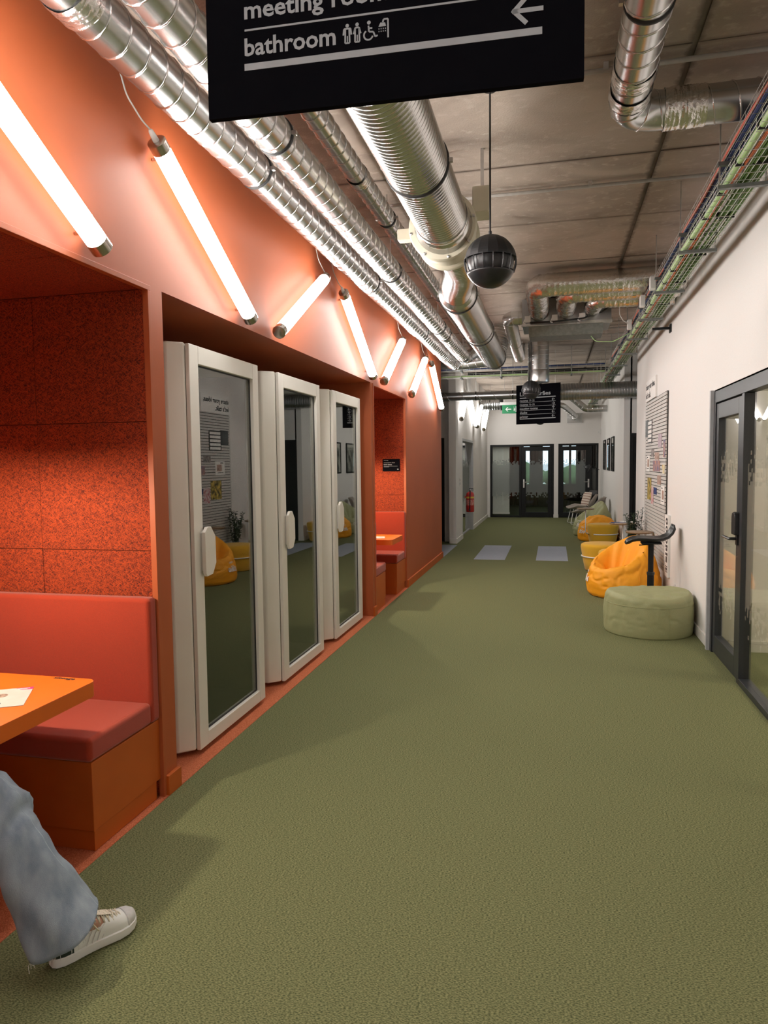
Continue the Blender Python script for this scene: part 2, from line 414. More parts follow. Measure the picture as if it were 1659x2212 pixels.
# right wall, with glazed meeting-room front and side corridor
wr = MB()
D0, D1, DZ = 2.0, 6.36, 2.155
wr.box(XR,XR+.14,-3.6,D0,0,ZC); wr.box(XR,XR+.14,D0,D1,DZ,ZC); wr.box(XR,XR+.14,D1,12.0,0,ZC)
wr.box(XR+.14,5.0,11.88,12.0,0,ZC)
wall_right = struct('wall_right', wr, 'white_wall')
wr2 = MB(); wr2.box(XR,XR+.14,14.1,YF,0,ZC); wr2.box(XR+.14,1.40,14.1,14.22,0,ZC); wr2.box(1.40,2.32,14.1,14.22,2.115,ZC); wr2.box(2.32,5.0,14.1,14.22,0,ZC)
wall_right2 = struct('wall_right_2', wr2, 'white_wall')
wr3 = MB(); wr3.box(4.9,5.0,12.0,12.2,0,ZC); wr3.box(4.9,5.0,13.9,14.1,0,ZC); wr3.box(4.9,5.0,12.2,13.9,0,.9); wr3.box(4.9,5.0,12.2,13.9,2.6,ZC)
struct('wall_right_3', wr3, 'white_wall')
wn = struct('window_1', MB().box(4.90,4.96,12.2,12.26,.9,2.6).box(4.90,4.96,13.84,13.9,.9,2.6).box(4.90,4.96,12.26,13.84,.9,.96).box(4.90,4.96,12.26,13.84,2.54,2.6).box(4.90,4.96,13.02,13.08,.96,2.54), 'black_metal')
obj('pane', MB().box(4.925,4.931,12.26,13.84,.96,2.54), 'far_glass', wn)
# glazed room on the right
rm = MB(); rm.box(XR+.14,4.2,D1,D1+.10,0,ZC); rm.box(4.2,4.3,-3.6,D1+.1,0,ZC); rm.box(XR+.14,4.2,1.5,1.6,0,ZC)
struct('wall_room', rm, 'white_wall')
struct('baseboard_room', MB().box(XR+.14,4.2,D1-.015,D1,0,.095), 'white_trim', bevel=.003)
# white baseboards
def bb(name, x0,x1,y0,y1): struct(name, MB().box(x0,x1,y0,y1,0,.095), 'white_trim', bevel=.003)
bb('baseboard_right_1', XR-.015,XR,6.41,12.0); bb('baseboard_right_2', XR-.015,XR,14.085,YF); bb('baseboard_right_3', XR,1.398,14.085,14.1)
# far wall
wf = MB(); wf.box(-2.0,-1.78,YF,YF+.15,0,ZC); wf.box(.02,.14,YF,YF+.15,0,2.1); wf.box(1.235,XR+.14,YF,YF+.15,0,2.1); wf.box(-1.78,XR+.14,YF,YF+.15,2.1,ZC)
struct('wall_far', wf, 'white_wall')
bb('baseboard_far_1',-1.86,-1.78,YF-.015,YF); bb('baseboard_far_2',.012,.148,YF-.015,YF)
# left wall beyond the side corridor
XW = -1.86
w4 = MB(); w4.box(-2.0,XW,13.95,14.95,0,ZC); w4.box(-2.0,XW,14.95,17.0,2.11,ZC); w4.box(-2.0,XW,17.0,YF,0,ZC)
struct('wall_left_far', w4, 'white_wall')
w5 = MB(); w5.box(-2.14,-2.0,14.28,14.40,0,ZC); w5.box(-2.95,-2.14,14.28,14.40,2.1,ZC); w5.box(-6.0,-2.95,14.28,14.40,0,ZC); w5.box(-6.1,-6.0,11.8,14.4,0,ZC); w5.box(-6.0,-3.1,11.78,11.88,0,ZC)
struct('wall_corridor', w5, 'white_wall')
bb('baseboard_left_far_1',XW-.001,XW+.015,13.935,14.95); bb('baseboard_left_far_2',XW-.001,XW+.015,17.0,YF); bb('baseboard_left_far_3',-2.0,XW,13.935,13.95); bb('baseboard_corridor',-2.14,-2.0,14.265,14.28)
# closing wall behind the camera
struct('wall_back', MB().box(-3.25,4.3,-3.7,-3.6,0,ZC), 'white_wall')
# office behind the far glazing
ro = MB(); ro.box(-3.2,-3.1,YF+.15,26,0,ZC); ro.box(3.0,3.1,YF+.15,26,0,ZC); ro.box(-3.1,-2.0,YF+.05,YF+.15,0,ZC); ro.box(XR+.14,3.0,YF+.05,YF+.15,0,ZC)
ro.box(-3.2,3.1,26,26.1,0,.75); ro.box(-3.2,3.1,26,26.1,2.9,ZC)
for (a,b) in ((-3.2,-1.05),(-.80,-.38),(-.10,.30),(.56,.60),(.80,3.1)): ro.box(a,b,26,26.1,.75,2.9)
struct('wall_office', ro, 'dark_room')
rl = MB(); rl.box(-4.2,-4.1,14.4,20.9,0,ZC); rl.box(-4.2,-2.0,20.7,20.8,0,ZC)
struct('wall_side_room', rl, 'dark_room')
for n,(a,b) in enumerate(((-1.05,-.80),(-.38,-.10),(.30,.56),(.60,.80))):
    wm = MB(); wm.box(a,a+.02,25.98,26.08,.75,2.9); wm.box(b-.02,b,25.98,26.08,.75,2.9); wm.box(a,b,25.98,26.08,.75,.80); wm.box(a,b,25.98,26.08,2.85,2.9); wm.box(a,b,25.98,26.08,2.15,2.24)
    w = struct('window_%d'%(n+2), wm, 'black_metal')
    obj('pane', MB().box(a+.02,b-.02,26.02,26.03,.8,2.15), 'far_glass', w); obj('pane', MB().box(a+.02,b-.02,26.02,26.03,2.24,2.85), 'far_glass', w)
o = obj('lawn', MB().box(-30,30,26.5,26.51,-.5,-.49).box(-30,30,26.6,60,-.3,-.2), 'lawn'); tag(o,'green lawn outside the office windows','lawn'); stuff(o)
o = MB()
for k in range(46):
    x = -22+k*1.0+random.uniform(-.3,.3); h = random.uniform(.9,1.9); y = 52+random.uniform(-1,1)
    o.lathe([(.1,-.2),(.7,.2),(.9,h*.5),(.6,h*.85),(.1,h)],8,(x,y,0))
o = obj('hedge', o, 'hedge', smooth=True); tag(o,'distant dark green hedge beyond the lawn','hedge'); stuff(o)

# structural black gap strip in the far ceiling, thin conduits
b_ = obj('ceiling_beam', MB().box(XW,XR,16.0,16.55,3.53,3.597), 'black_metal'); tag(b_,'flat black beam across the far ceiling','beam')
def conduit(y, z, x0, x1, lab):
    t = thing('conduit', lab, 'conduit', (x0,y,z), group='thin conduits on the ceiling')
    obj('pipe', MB().tube([(x0,y,z),(x1,y,z)], .013, 8), 'conduit', t, smooth=True)
    for k in range(int((x1-x0)/.8)):
        x = x0+.35+.8*k; obj('clip', MB().box(x-.012,x+.012,y-.02,y+.02,z-.004,3.597), 'conduit', t)
conduit(3.885,3.565,-1.7,1.28,'thin grey ceiling conduit just behind the big black sign')
conduit(5.44,3.565,-1.7,1.28,'thin grey ceiling conduit running behind the near ball speaker')
conduit(10.6,3.55,-.36,1.28,'first of three thin conduits before the cross tray')
conduit(11.1,3.55,-.36,1.28,'middle of three thin conduits before the cross tray')
conduit(11.6,3.55,-.36,1.28,'last of three thin conduits before the cross tray')

# ------------------------------------------------------------------ glazed doors
def pixel_film(par, name, org, xd, w, z0, z1, px, rows, mtn, nrm):
    """frosted band with a scatter of square pixels above and below"""
    mb = MB(); xd = Vector(xd); n = Vector(nrm)*.0015; org = Vector(org)
    def q(u0,u1,a,b):
        p = [org+xd*u0, org+xd*u1]; 
        mb.add([p[0]+n+Vector((0,0,a)), p[1]+n+Vector((0,0,a)), p[1]+n+Vector((0,0,b)), p[0]+n+Vector((0,0,b))], [(0,1,2,3)])
    q(0,w,z0,z1)
    nc = int(w/px)
    for s, zb in ((1,z1),(-1,z0)):
        for r in range(rows):
            pr = 1-(r+.5)/rows
            for c in range(nc):
                if random.random() < pr*.85:
                    a = zb+s*(r*px); lo, hi = sorted((a, a+s*px*.96)); q(c*px, min(w,c*px+px*.96), lo, hi)
    o = obj(name, mb, mtn, par); stuff(o); return o
# --- right-hand meeting room front
G = struct('door_1', MB().box(XR-.005,XR+.075,6.30,6.36,0,DZ).box(XR-.005,XR+.075,D0,6.30,2.06,DZ-.0).box(XR-.005,XR+.075,5.40,5.465,0,2.06).box(XR-.005,XR+.075,D0,5.40,0,.045).box(XR-.005,XR+.075,D0,D0+.06,.045,2.06).box(XR-.005,XR+.075,3.55,3.61,.045,2.06), 'frame_grey', bevel=.003)
obj('jamb', MB().box(XR-.031,XR-.0002,6.36,6.40,0,DZ+.012), 'grey_frame_paint', G)
obj('head_shadow_gap', MB().box(XR+.0,XR+.05,D0,6.36,DZ,DZ+.012), 'black_metal', G)
leaf = obj('door_leaf', MB().box(XR+.004,XR+.062,6.22,6.295,.012,2.05).box(XR+.004,XR+.062,5.47,5.585,.012,2.05).box(XR+.004,XR+.062,5.585,6.22,1.93,2.05).box(XR+.004,XR+.062,5.585,6.22,.012,.16), 'frame_grey', G, bevel=.003)
obj('pane', MB().box(XR+.03,XR+.036,5.585,6.22,.16,1.93), 'door_glass', leaf)
obj('handle', MB().tube(arc_path([(XR+.01,5.53,1.03),(XR-.055,5.53,1.03),(XR-.055,5.72,1.03)],.012,4),.011,8).box(XR-.008,XR+.004,5.505,5.555,.985,1.09), 'black_plastic', leaf, smooth=True, angle=40)
obj('lock_box', MB().prism([(5.475,1.06),(5.565,1.06),(5.565,1.19),(5.555,1.215),(5.52,1.225),(5.485,1.215),(5.475,1.19)],XR-.035,XR+.004,axis=0), 'black_plastic', leaf, bevel=.006)
obj('screw', MB().lathe([(.005,-.003),(.005,.0)],10,(XR+.003,5.53,.90),axis='X'), 'steel', leaf)
for (a,b) in ((3.61,5.40),(D0+.06,3.55)):
    p = obj('pane', MB().box(XR+.03,XR+.036,a,b,.045,2.06), 'door_glass', G)
    pixel_film(p,'pixel_film',(XR+.03,b,0),(0,-1,0),b-a,.62,1.42,.03,9,'frost_clear',(-1,0,0))
pixel_film(leaf,'pixel_film',(XR+.03,6.22,0),(0,-1,0),.635,.62,1.42,.03,9,'frost_clear',(-1,0,0))
# ceiling panel lamps in that room
for k,(x,y) in enumerate(((2.7,5.2),(2.7,3.2))):
    t = thing('ceiling_panel_lamp', ('square ceiling panel lamp inside the glazed room, far one','square ceiling panel lamp inside the glazed room, near one')[k], 'lamp', (x,y,2.95), group='lamps in the glazed room')
    obj('frame', MB().box(x-.31,x+.31,y-.31,y+.31,2.955,2.985), 'white_metal', t); obj('diffuser', MB().box(x-.29,x+.29,y-.29,y+.29,2.948,2.956), 'panel_glow', t)
    obj('rod', MB().box(x-.01,x+.01,y-.01,y+.01,2.985,3.6), 'steel', t)
# --- far glazed doors
def far_door(n, x0, x1, mull, hinge_right, zt=2.1):
    y0, y1 = YF+.02, YF+.09
    mb = MB().box(x0,x0+.05,y0,y1,0,zt).box(x1-.05,x1,y0,y1,0,zt).box(x0+.05,x1-.05,y0,y1,zt-.06,zt)
    d = struct('door_%d'%n, mb, 'black_metal', bevel=.003)
    return d, y0, y1
d2, y0, y1 = far_door(2,-1.78,.02,-.92,False)
obj('mullion', MB().box(-.95,-.885,y0,y1,0,2.04), 'black_metal', d2); obj('sill', MB().box(-1.73,-.95,y0,y1,0,.05), 'black_metal', d2)
p = obj('pane', MB().box(-1.73,-.95,y0+.03,y0+.036,.05,2.04), 'far_glass', d2); pixel_film(p,'pixel_film',(-1.73,y0+.03,0),(1,0,0),.78,.72,1.52,.036,5,'frost',(0,-1,0))
lf = obj('door_leaf', MB().box(-.88,-.765,y0+.005,y1-.005,.01,2.03).box(-.145,-.035,y0+.005,y1-.005,.01,2.03).box(-.765,-.145,y0+.005,y1-.005,1.91,2.03).box(-.765,-.145,y0+.005,y1-.005,.01,.15), 'black_metal', d2, bevel=.003)
p = obj('pane', MB().box(-.765,-.145,y0+.03,y0+.036,.15,1.91), 'far_glass', lf); pixel_film(p,'pixel_film',(-.765,y0+.03,0),(1,0,0),.62,.72,1.52,.036,5,'frost',(0,-1,0))
def lever(x, yy, s, par):
    obj('handle', MB().box(x-.02,x+.02,yy-.012,yy,.86,1.10).tube([(x,yy-.01,1.02),(x,yy-.06,1.02),(x+s*.13,yy-.06,1.02)],.011,8), 'steel', par, smooth=True, angle=40)
lever(-.82,y0+.005,1,lf)
d3, y0, y1 = far_door(3,.14,1.235,None,True)
lf = obj('door_leaf', MB().box(.19,.285,y0+.005,y1-.005,.01,2.03).box(.885,1.05,y0+.005,y1-.005,.01,2.03).box(.285,.885,y0+.005,y1-.005,1.91,2.03).box(.285,.885,y0+.005,y1-.005,.01,.15), 'black_metal', d3, bevel=.003)
p = obj('pane', MB().box(.285,.885,y0+.03,y0+.036,.15,1.91), 'far_glass', lf); pixel_film(p,'pixel_film',(.285,y0+.03,0),(1,0,0),.60,.72,1.52,.036,5,'frost',(0,-1,0))
lever(.97,y0+.005,-1,lf)
p = obj('pane', MB().box(1.05,1.185,y0+.03,y0+.036,.01,2.04), 'far_glass', d3)
# blind, curtain and ceiling lamp in the office
t = thing('roller_blind','pale grey roller blind behind the far left glass pane','blind',(-1.3,YF+.2,0))
obj('fabric', MB().box(-1.72,-1.24,YF+.20,YF+.203,.14,2.06), mat('blind_cloth',(.72,.72,.69),.9,noise_scale=80,col2=(.76,.76,.73)), t); obj('bottom_bar', MB().box(-1.72,-1.23,YF+.19,YF+.215,.085,.14), 'white_metal', t); obj('roller', MB().tube([(-1.72,YF+.2,2.09),(-1.23,YF+.2,2.09)],.025,10), 'white_metal', t, smooth=True)
def curtain(x0,x1,y,lab):
    pts = [(x0+(x1-x0)*k/40, y+.04*math.sin(k*1.1)) for k in range(41)]
    mb = MB().grid([[(a,b,z) for (a,b) in pts] for z in (.05,2.9)])
    o = obj('curtain', mb, 'curtain_red', smooth=True); sm = o.modifiers.new('solid','SOLIDIFY'); sm.thickness = .004
    return tag(o, lab, 'curtain', 'dark red office curtains')
curtain(-1.6,-1.1,25.7,'dark red office curtain behind the far left glass pane'); curtain(-.78,-.52,25.75,'dark red office curtain between two bright windows')
# --- glazed door in the far left wall
g4 = struct('door_4', MB().box(-1.99,XW+.004,16.95,17.0,0,2.11).box(-1.99,XW+.004,14.95,14.99,0,2.11).box(-1.99,XW+.004,14.99,16.95,2.06,2.11).box(-1.97,-1.93,14.99,16.95,0,.03), 'grey_frame_paint')
p = obj('pane', MB().box(-1.955,-1.949,14.99,16.95,.03,2.06), 'booth_glass', g4); pixel_film(p,'pixel_film',(-1.949,14.99,0),(0,1,0),1.96,.85,1.5,.04,5,'frost',(1,0,0))
struct('door_5', MB().box(-2.95,-2.14,14.30,14.36,0,2.1), 'black_metal')
d6 = struct('door_6', MB().box(1.40,1.46,14.09,14.2,0,2.115).box(2.26,2.32,14.09,14.2,0,2.115).box(1.46,2.26,14.09,14.2,2.05,2.115), 'black_metal')
obj('door_leaf', MB().box(1.46,2.26,14.12,14.16,.01,2.05), 'black_metal', d6)

# ================================================================== LIGHTS on the walls
DIFF = 67.
def tube_light(xw, ya, za, yb, zb, label, group, glow='tube_glow'):
    """ya,za = upper end; yb,zb = lower end"""
    x = xw+.07; A = Vector((x,ya,za)); B = Vector((x,yb,zb)); d = (B-A).normalized()
    t = thing('tube_light', label, 'light', tuple(B), group=group)
    # the diffuser faces the corridor; the wall side of the opal tube glows far less
    sd = d.cross(Vector((1,0,0))).normalized(); ex = Vector((1,0,0)); rows = [[], []]; rb = [[], []]
    for k in range(17):
        a = math.radians(-DIFF+2*DIFF*k/16); q = (ex*math.cos(a)+sd*math.sin(a))*.043
        rows[0].append(A+d*.05+q); rows[1].append(B-d*.05+q)
    for k in range(9):
        a = math.radians(DIFF+(360-2*DIFF)*k/8); q = (ex*math.cos(a)+sd*math.sin(a))*.0428
        rb[0].append(A+d*.05+q); rb[1].append(B-d*.05+q)
    obj('tube', MB().grid(rows), glow, t, smooth=True)
    obj('tube_back', MB().grid(rb), 'tube_glow_back', t, smooth=True)
    for e, s in ((A,1),(B,-1)):
        obj('end_cap', MB().tube([e, e+d*s*.004, e+d*s*.052, e+d*s*.054],[.036,.0445,.0445,.038],20), 'nickel', t, smooth=True, angle=40)
        q = e+d*s*.09
        obj('bracket', MB().tube([q, q-Vector((.066,0,0))], .008, 8), 'nickel', t)
    obj('plug', MB().tube([A-d*.055, A-d*.045, A+d*.0],[.007,.012,.016],10), 'conduit', t, smooth=True)
    c = A-d*.055
    pts = [c, c+Vector((-.01,-.05,.02)), c+Vector((-.03,-.13,.09)), c+Vector((-.045,-.17,.22)), Vector((xw+.02,c.y-.17,3.598))]
    obj('cable', MB().tube(arc_path(pts,.1,5), .004, 6), 'conduit', t, smooth=True)
    return t
LT = [(1.56,2.575,'white tube light above the near seating niche, cut by the left picture edge'),
      (3.005,4.02,'long white tube light hanging in front of the first booth, plug at its top'),
      (5.48,4.455,'white tube light leaning right, above the gap between first and second booth'),
      (5.97,6.98,'white tube light slanting down to the third booth corner'),
      (8.45,7.44,'short-looking white tube light above the far seating niche'),
      (10.01,8.965,'white tube light just past the far seating niche, leaning right'),
      (10.48,11.485,'last white tube light at the end of the orange wall')]
for (yu, yl, lab) in LT: tube_light(XL, yu, 3.075, yl, 2.468, lab, 'tube lights on the orange wall')
for (yu, yl, lab) in ((-.95,.05,'white tube light on the orange wall beside the camera'),(-1.45,-2.45,'white tube light on the orange wall behind the camera')): tube_light(XL, yu, 3.075, yl, 2.468, lab, 'tube lights on the orange wall')
for (yu, yl, lab) in ((15.25,14.24,'first white tube light on the far white wall, above the extinguisher'),(15.75,16.95,'second white tube light on the far white wall, slanting down right'),(18.42,17.3,'third white tube light on the far white wall, leaning right'),(20.1,18.95,'last white tube light on the far white wall, nearest the corner')):
    tube_light(XW, yu, 3.06, yl, 2.46, lab, 'tube lights on the far white wall', 'tube_glow_dim')

# ================================================================== LEFT SIDE: niches, benches, tables
def bench(yb, s, label):
    """yb = face of the niche end wall, s = +1 when the sitter looks toward +Y"""
    X0, X1 = -3.05, -1.842
    def Y(a, b): return sorted((yb+s*a, yb+s*b))
    t = thing('bench', label, 'bench', (-2.4, yb+s*.26, 0), group='upholstered benches in the niches')
    y = Y(.002,.515); obj('base', MB().box(X0,X1,y[0],y[1],.092,.385), 'orange_wood', t, bevel=.003)
    y = Y(.03,.505); obj('plinth', MB().box(X0,X1-.006,y[0],y[1],.004,.0915), 'orange_wood', t, bevel=.002)
    y = Y(.065,.53); obj('seat_cushion', MB().box(X0,X1+.006,y[0],y[1],.386,.490), 'orange_fabric', t, bevel=.022, seg=4)
    y = Y(.002,.075); obj('back_cushion', MB().box(X0,X1+.012,y[0],y[1],.386,.985), 'orange_fabric', t, bevel=.022, seg=4)
    return t
bench(3.00,-1,'orange upholstered bench in the near niche beside the first booth')
bench(1.35,1,'orange upholstered bench on which the person in jeans sits')
bench(8.88,-1,'orange upholstered bench under the small black sign')
bench(7.245,1,'orange upholstered bench right behind the third booth')
def rrect(x0,x1,y0,y1,r,n=5):
    P = []
    for (cx,cy,a0) in ((x1-r,y1-r,0),(x0+r,y1-r,90),(x0+r,y0+r,180),(x1-r,y0+r,270)):
        for k in range(n+1):
            a = math.radians(a0+90*k/n); P.append((cx+r*math.cos(a),cy+r*math.sin(a)))
    return P
def table(yc, xe, label):
    t = thing('table', label, 'table', (-2.4,yc,0), group='orange niche tables')
    obj('tabletop', MB().prism(rrect(-3.05,xe,yc-.30,yc+.30,.045),.678,.740), 'table_orange', t, bevel=.002)
    obj('pedestal', MB().box(-2.95,-2.25,yc-.025,yc+.025,.02,.677), 'orange_wood', t)
    obj('foot', MB().box(-2.98,-2.20,yc-.12,yc+.12,.004,.02), 'orange_wood', t)
    return t
tb = table(2.185,-1.795,'orange table with rounded corners in the near niche')
text('logo','siteage',.030,(-1.985,2.458,.7412),(1,-.04,0),(.04,1,0),'print_black',tb,bold=.02,width=.10)
table(8.06,-1.76,'orange table in the far niche, holding a small leaflet')
def leaflet(c, w, h, rz, label, pink):
    t = thing('leaflet', label, 'leaflet', (c[0],c[1],.7405), rz)
    obj('sheet', MB().box(-w/2,w/2,-h/2,h/2,0,.0015), 'leaflet_paper', t, rel=False)
    if pink:
        P = [(w/2,h/2),(w/2-.075,h/2)]+[(w/2-.075+.03*math.sin(a),h/2-.03*(1-math.cos(a))) for a in (.4,.8,1.2,1.57)]+[(w/2,h/2-.03)]
        obj('pink_corner', MB().prism(P,.0015,.0018), mat('pink',(.72,.03,.16),.5,noise_scale=10,col2=(.76,.04,.18)), t, rel=False)
        obj('heading', MB().box(w/2-.055,w/2-.012,h/2-.016,h/2-.010,.0018,.0020).box(w/2-.05,w/2-.02,h/2-.024,h/2-.020,.0018,.0020), 'paper', t, rel=False)
        for k,(x,y) in enumerate(((.05,.03),(-.02,.0),(-.09,.03))):
            obj('photo', MB().lathe([(.022,.0015),(.022,.0019)],16,(x,y,0)), mat('photo_%d'%k,(.20,.12,.09),.5,noise_scale=60,col2=(.55,.40,.32)), t, rel=False)
        obj('text_lines', MB().box(-.12,.04,-.045,-.042,.0015,.0018).box(-.12,.02,-.053,-.050,.0015,.0018).box(.045,.065,-.085,-.06,.0015,.0018), 'print_black', t, rel=False)
p0 = at(74,1483,2,.742); p1 = at(51,1523,2,.742)
ed = (p0-p1); ang = math.atan2(ed.y,ed.x)-math.pi/2
cc = (p0+p1)/2 + Vector((math.cos(ang),math.sin(ang),0))*(-.149)
leaflet(cc,.297,ed.length,ang,'white leaflet with a pink corner on the near orange table',True)
leaflet((-1.98,8.0),.15,.21,.2,'small white leaflet on the far niche table',False)
# pendant lamps over the niche tables
def pendant(x, y, label):
    t = thing('pendant_lamp', label, 'lamp', (x,y,2.418), group='pendant lamps in the niches')
    obj('cord', MB().tube([(x,y,2.417),(x,y,1.72)],.004,6), 'black_plastic', t)
    pr = [(.022,1.72),(.03,1.715),(.06,1.70),(.10,1.665),(.13,1.60),(.135,1.555)]
    inn = [(.131,1.555),(.126,1.60),(.096,1.66),(.056,1.69),(.0,1.70)]
    obj('shade', MB().lathe(pr+inn,32,(x,y,0),caps=False), 'black_metal', t, smooth=True)
    obj('bulb', MB().lathe([(.001,1.585),(.02,1.578),(.03,1.555),(.024,1.532),(.001,1.522)],16,(x,y,0)), 'bulb_glow', t, smooth=True)
pendant(-2.28,2.24,'black pendant lamp above the near niche table'); pendant(-2.28,8.06,'black pendant lamp above the far niche table')
# small black sign in the far niche
t = thing('wall_sign','small black sign with white lines on the far niche wall','sign',(-2.01,8.87,1.58))
obj('board', MB().box(-2.126,-1.902,8.865,8.879,1.50,1.656), 'sign_black', t)
text('line','community',.013,(-2.110,8.8645,1.635),(1,0,0),(0,0,1),'sign_white',t)
text('line','conversations about',.017,(-2.110,8.8645,1.606),(1,0,0),(0,0,1),'sign_white',t,width=.145)
text('line','bold ideas.',.021,(-2.110,8.8645,1.580),(1,0,0),(0,0,1),'sign_white',t,bold=.03,width=.11)
obj('rule', MB().box(-2.11,-1.93,8.864,8.8648,1.564,1.567).box(-2.11,-2.04,8.864,8.8648,1.555,1.558).box(-1.935,-1.917,8.864,8.8648,1.520,1.532), 'sign_white', t)

# ================================================================== PHONE BOOTHS
def booth(label):
    t = thing('phone_booth', label, 'phone booth', (-1.90,3.485,0), group='white phone booths in the recess')
    # local frame: x = 0 at door face, y = 0 at door's near edge, width .91
    Wd = .91; H0, H1 = .03, 2.258
    outer = [(-1.05,-.075),(-.085,-.075),(-.012,-.006),(-.012,Wd+.006),(-.085,Wd+.075),(-1.05,Wd+.075)]
    sh = MB()
    sh.prism([(-1.05,-.075),(-.085,-.075),(-.012,-.006),(-.03,.05),(-1.05,.0)],H0,H1)           # near side and rounded post
    sh.prism([(-1.05,Wd+.075),(-1.05,Wd),(-.03,Wd-.05),(-.012,Wd+.006),(-.085,Wd+.075)],H0,H1)
    sh.prism([(-1.05,0),(-.03,.05),(-.03,Wd-.05),(-1.05,Wd)],H1-.08,H1); sh.prism([(-1.05,0),(-.03,.05),(-.03,Wd-.05),(-1.05,Wd)],H0,H0+.06)
    obj('shell', sh, 'booth_white', t, rel=False, bevel=.012, seg=3)
    obj('lining', MB().box(-1.05,-1.02,0,Wd,H0+.06,H1-.08).box(-1.02,-.06,.052,.058,H0+.06,H1-.08).box(-1.02,-.06,Wd-.058,Wd-.052,H0+.06,H1-.08).box(-1.02,-.06,.058,Wd-.058,H0+.06,H0+.065), 'booth_felt', t, rel=False)
    dk = MB(); P = [(-1.02,.07),(-.62,.07)]+[(-.62-.16*math.sin(math.pi*k/12),.07+(Wd-.14)*k/12) for k in range(1,12)]+[(-.62,Wd-.07),(-1.02,Wd-.07)]
    obj('desk', dk.prism(P,1.02,1.06), 'cream_desk', t, rel=False)
    fd = MB(); ft = .105
    fd.box(-.012,.012,0,.10,H0,H1-.006); fd.box(-.012,.012,Wd-.085,Wd,H0,H1-.006); fd.box(-.012,.012,.10,Wd-.085,H1-.105,H1-.006); fd.box(-.012,.012,.10,Wd-.085,H0,H0+.075)
    d = obj('door_frame', fd, 'booth_white', t, rel=False, bevel=.004)
    gk = MB(); a0,a1,b0,b1 = .10,Wd-.085,H0+.075,H1-.105
    gk.box(-.018,-.010,a0,a0+.008,b0,b1).box(-.018,-.010,a1-.008,a1,b0,b1).box(-.018,-.010,a0,a1,b0,b0+.008).box(-.018,-.010,a0,a1,b1-.008,b1)
    obj('gasket', gk, 'rubber', d, rel=False)
    obj('glass_pane', MB().box(-.016,-.012,a0,a1,b0,b1), 'booth_glass', d, rel=False)
    obj('handle', MB().prism([(.055,1.235),(.085,1.262),(.125,1.262),(.175,1.205),(.178,1.055),(.135,.995),(.07,.990),(.055,1.01)],.028,.048,axis=0).box(.012,.03,.075,.10,1.02,1.23), 'booth_white', d, rel=False, bevel=.002)
    obj('control_panel', MB().box(-1.018,-1.012,.50,.66,1.12,1.42), 'booth_felt', t, rel=False)
    obj('led', MB().lathe([(.007,-1.0118),(.007,-1.0105)],8,(0,.58,1.22),axis='X'), mat('led_blue',(.1,.1,.9),.4,emit=(.35,.3,1.0),estr=6.), t, rel=False)
    return t
b1 = booth('white phone booth nearest the camera, glass door showing a slatted wall reflection')
for k, lab in ((1,'middle one of the three white phone booths'),(2,'white phone booth farthest from the camera, next to the orange pillar')):
    c = copy_tree(b1); c.location = (-1.90,3.485+1.268*k,0); c['label'] = lab

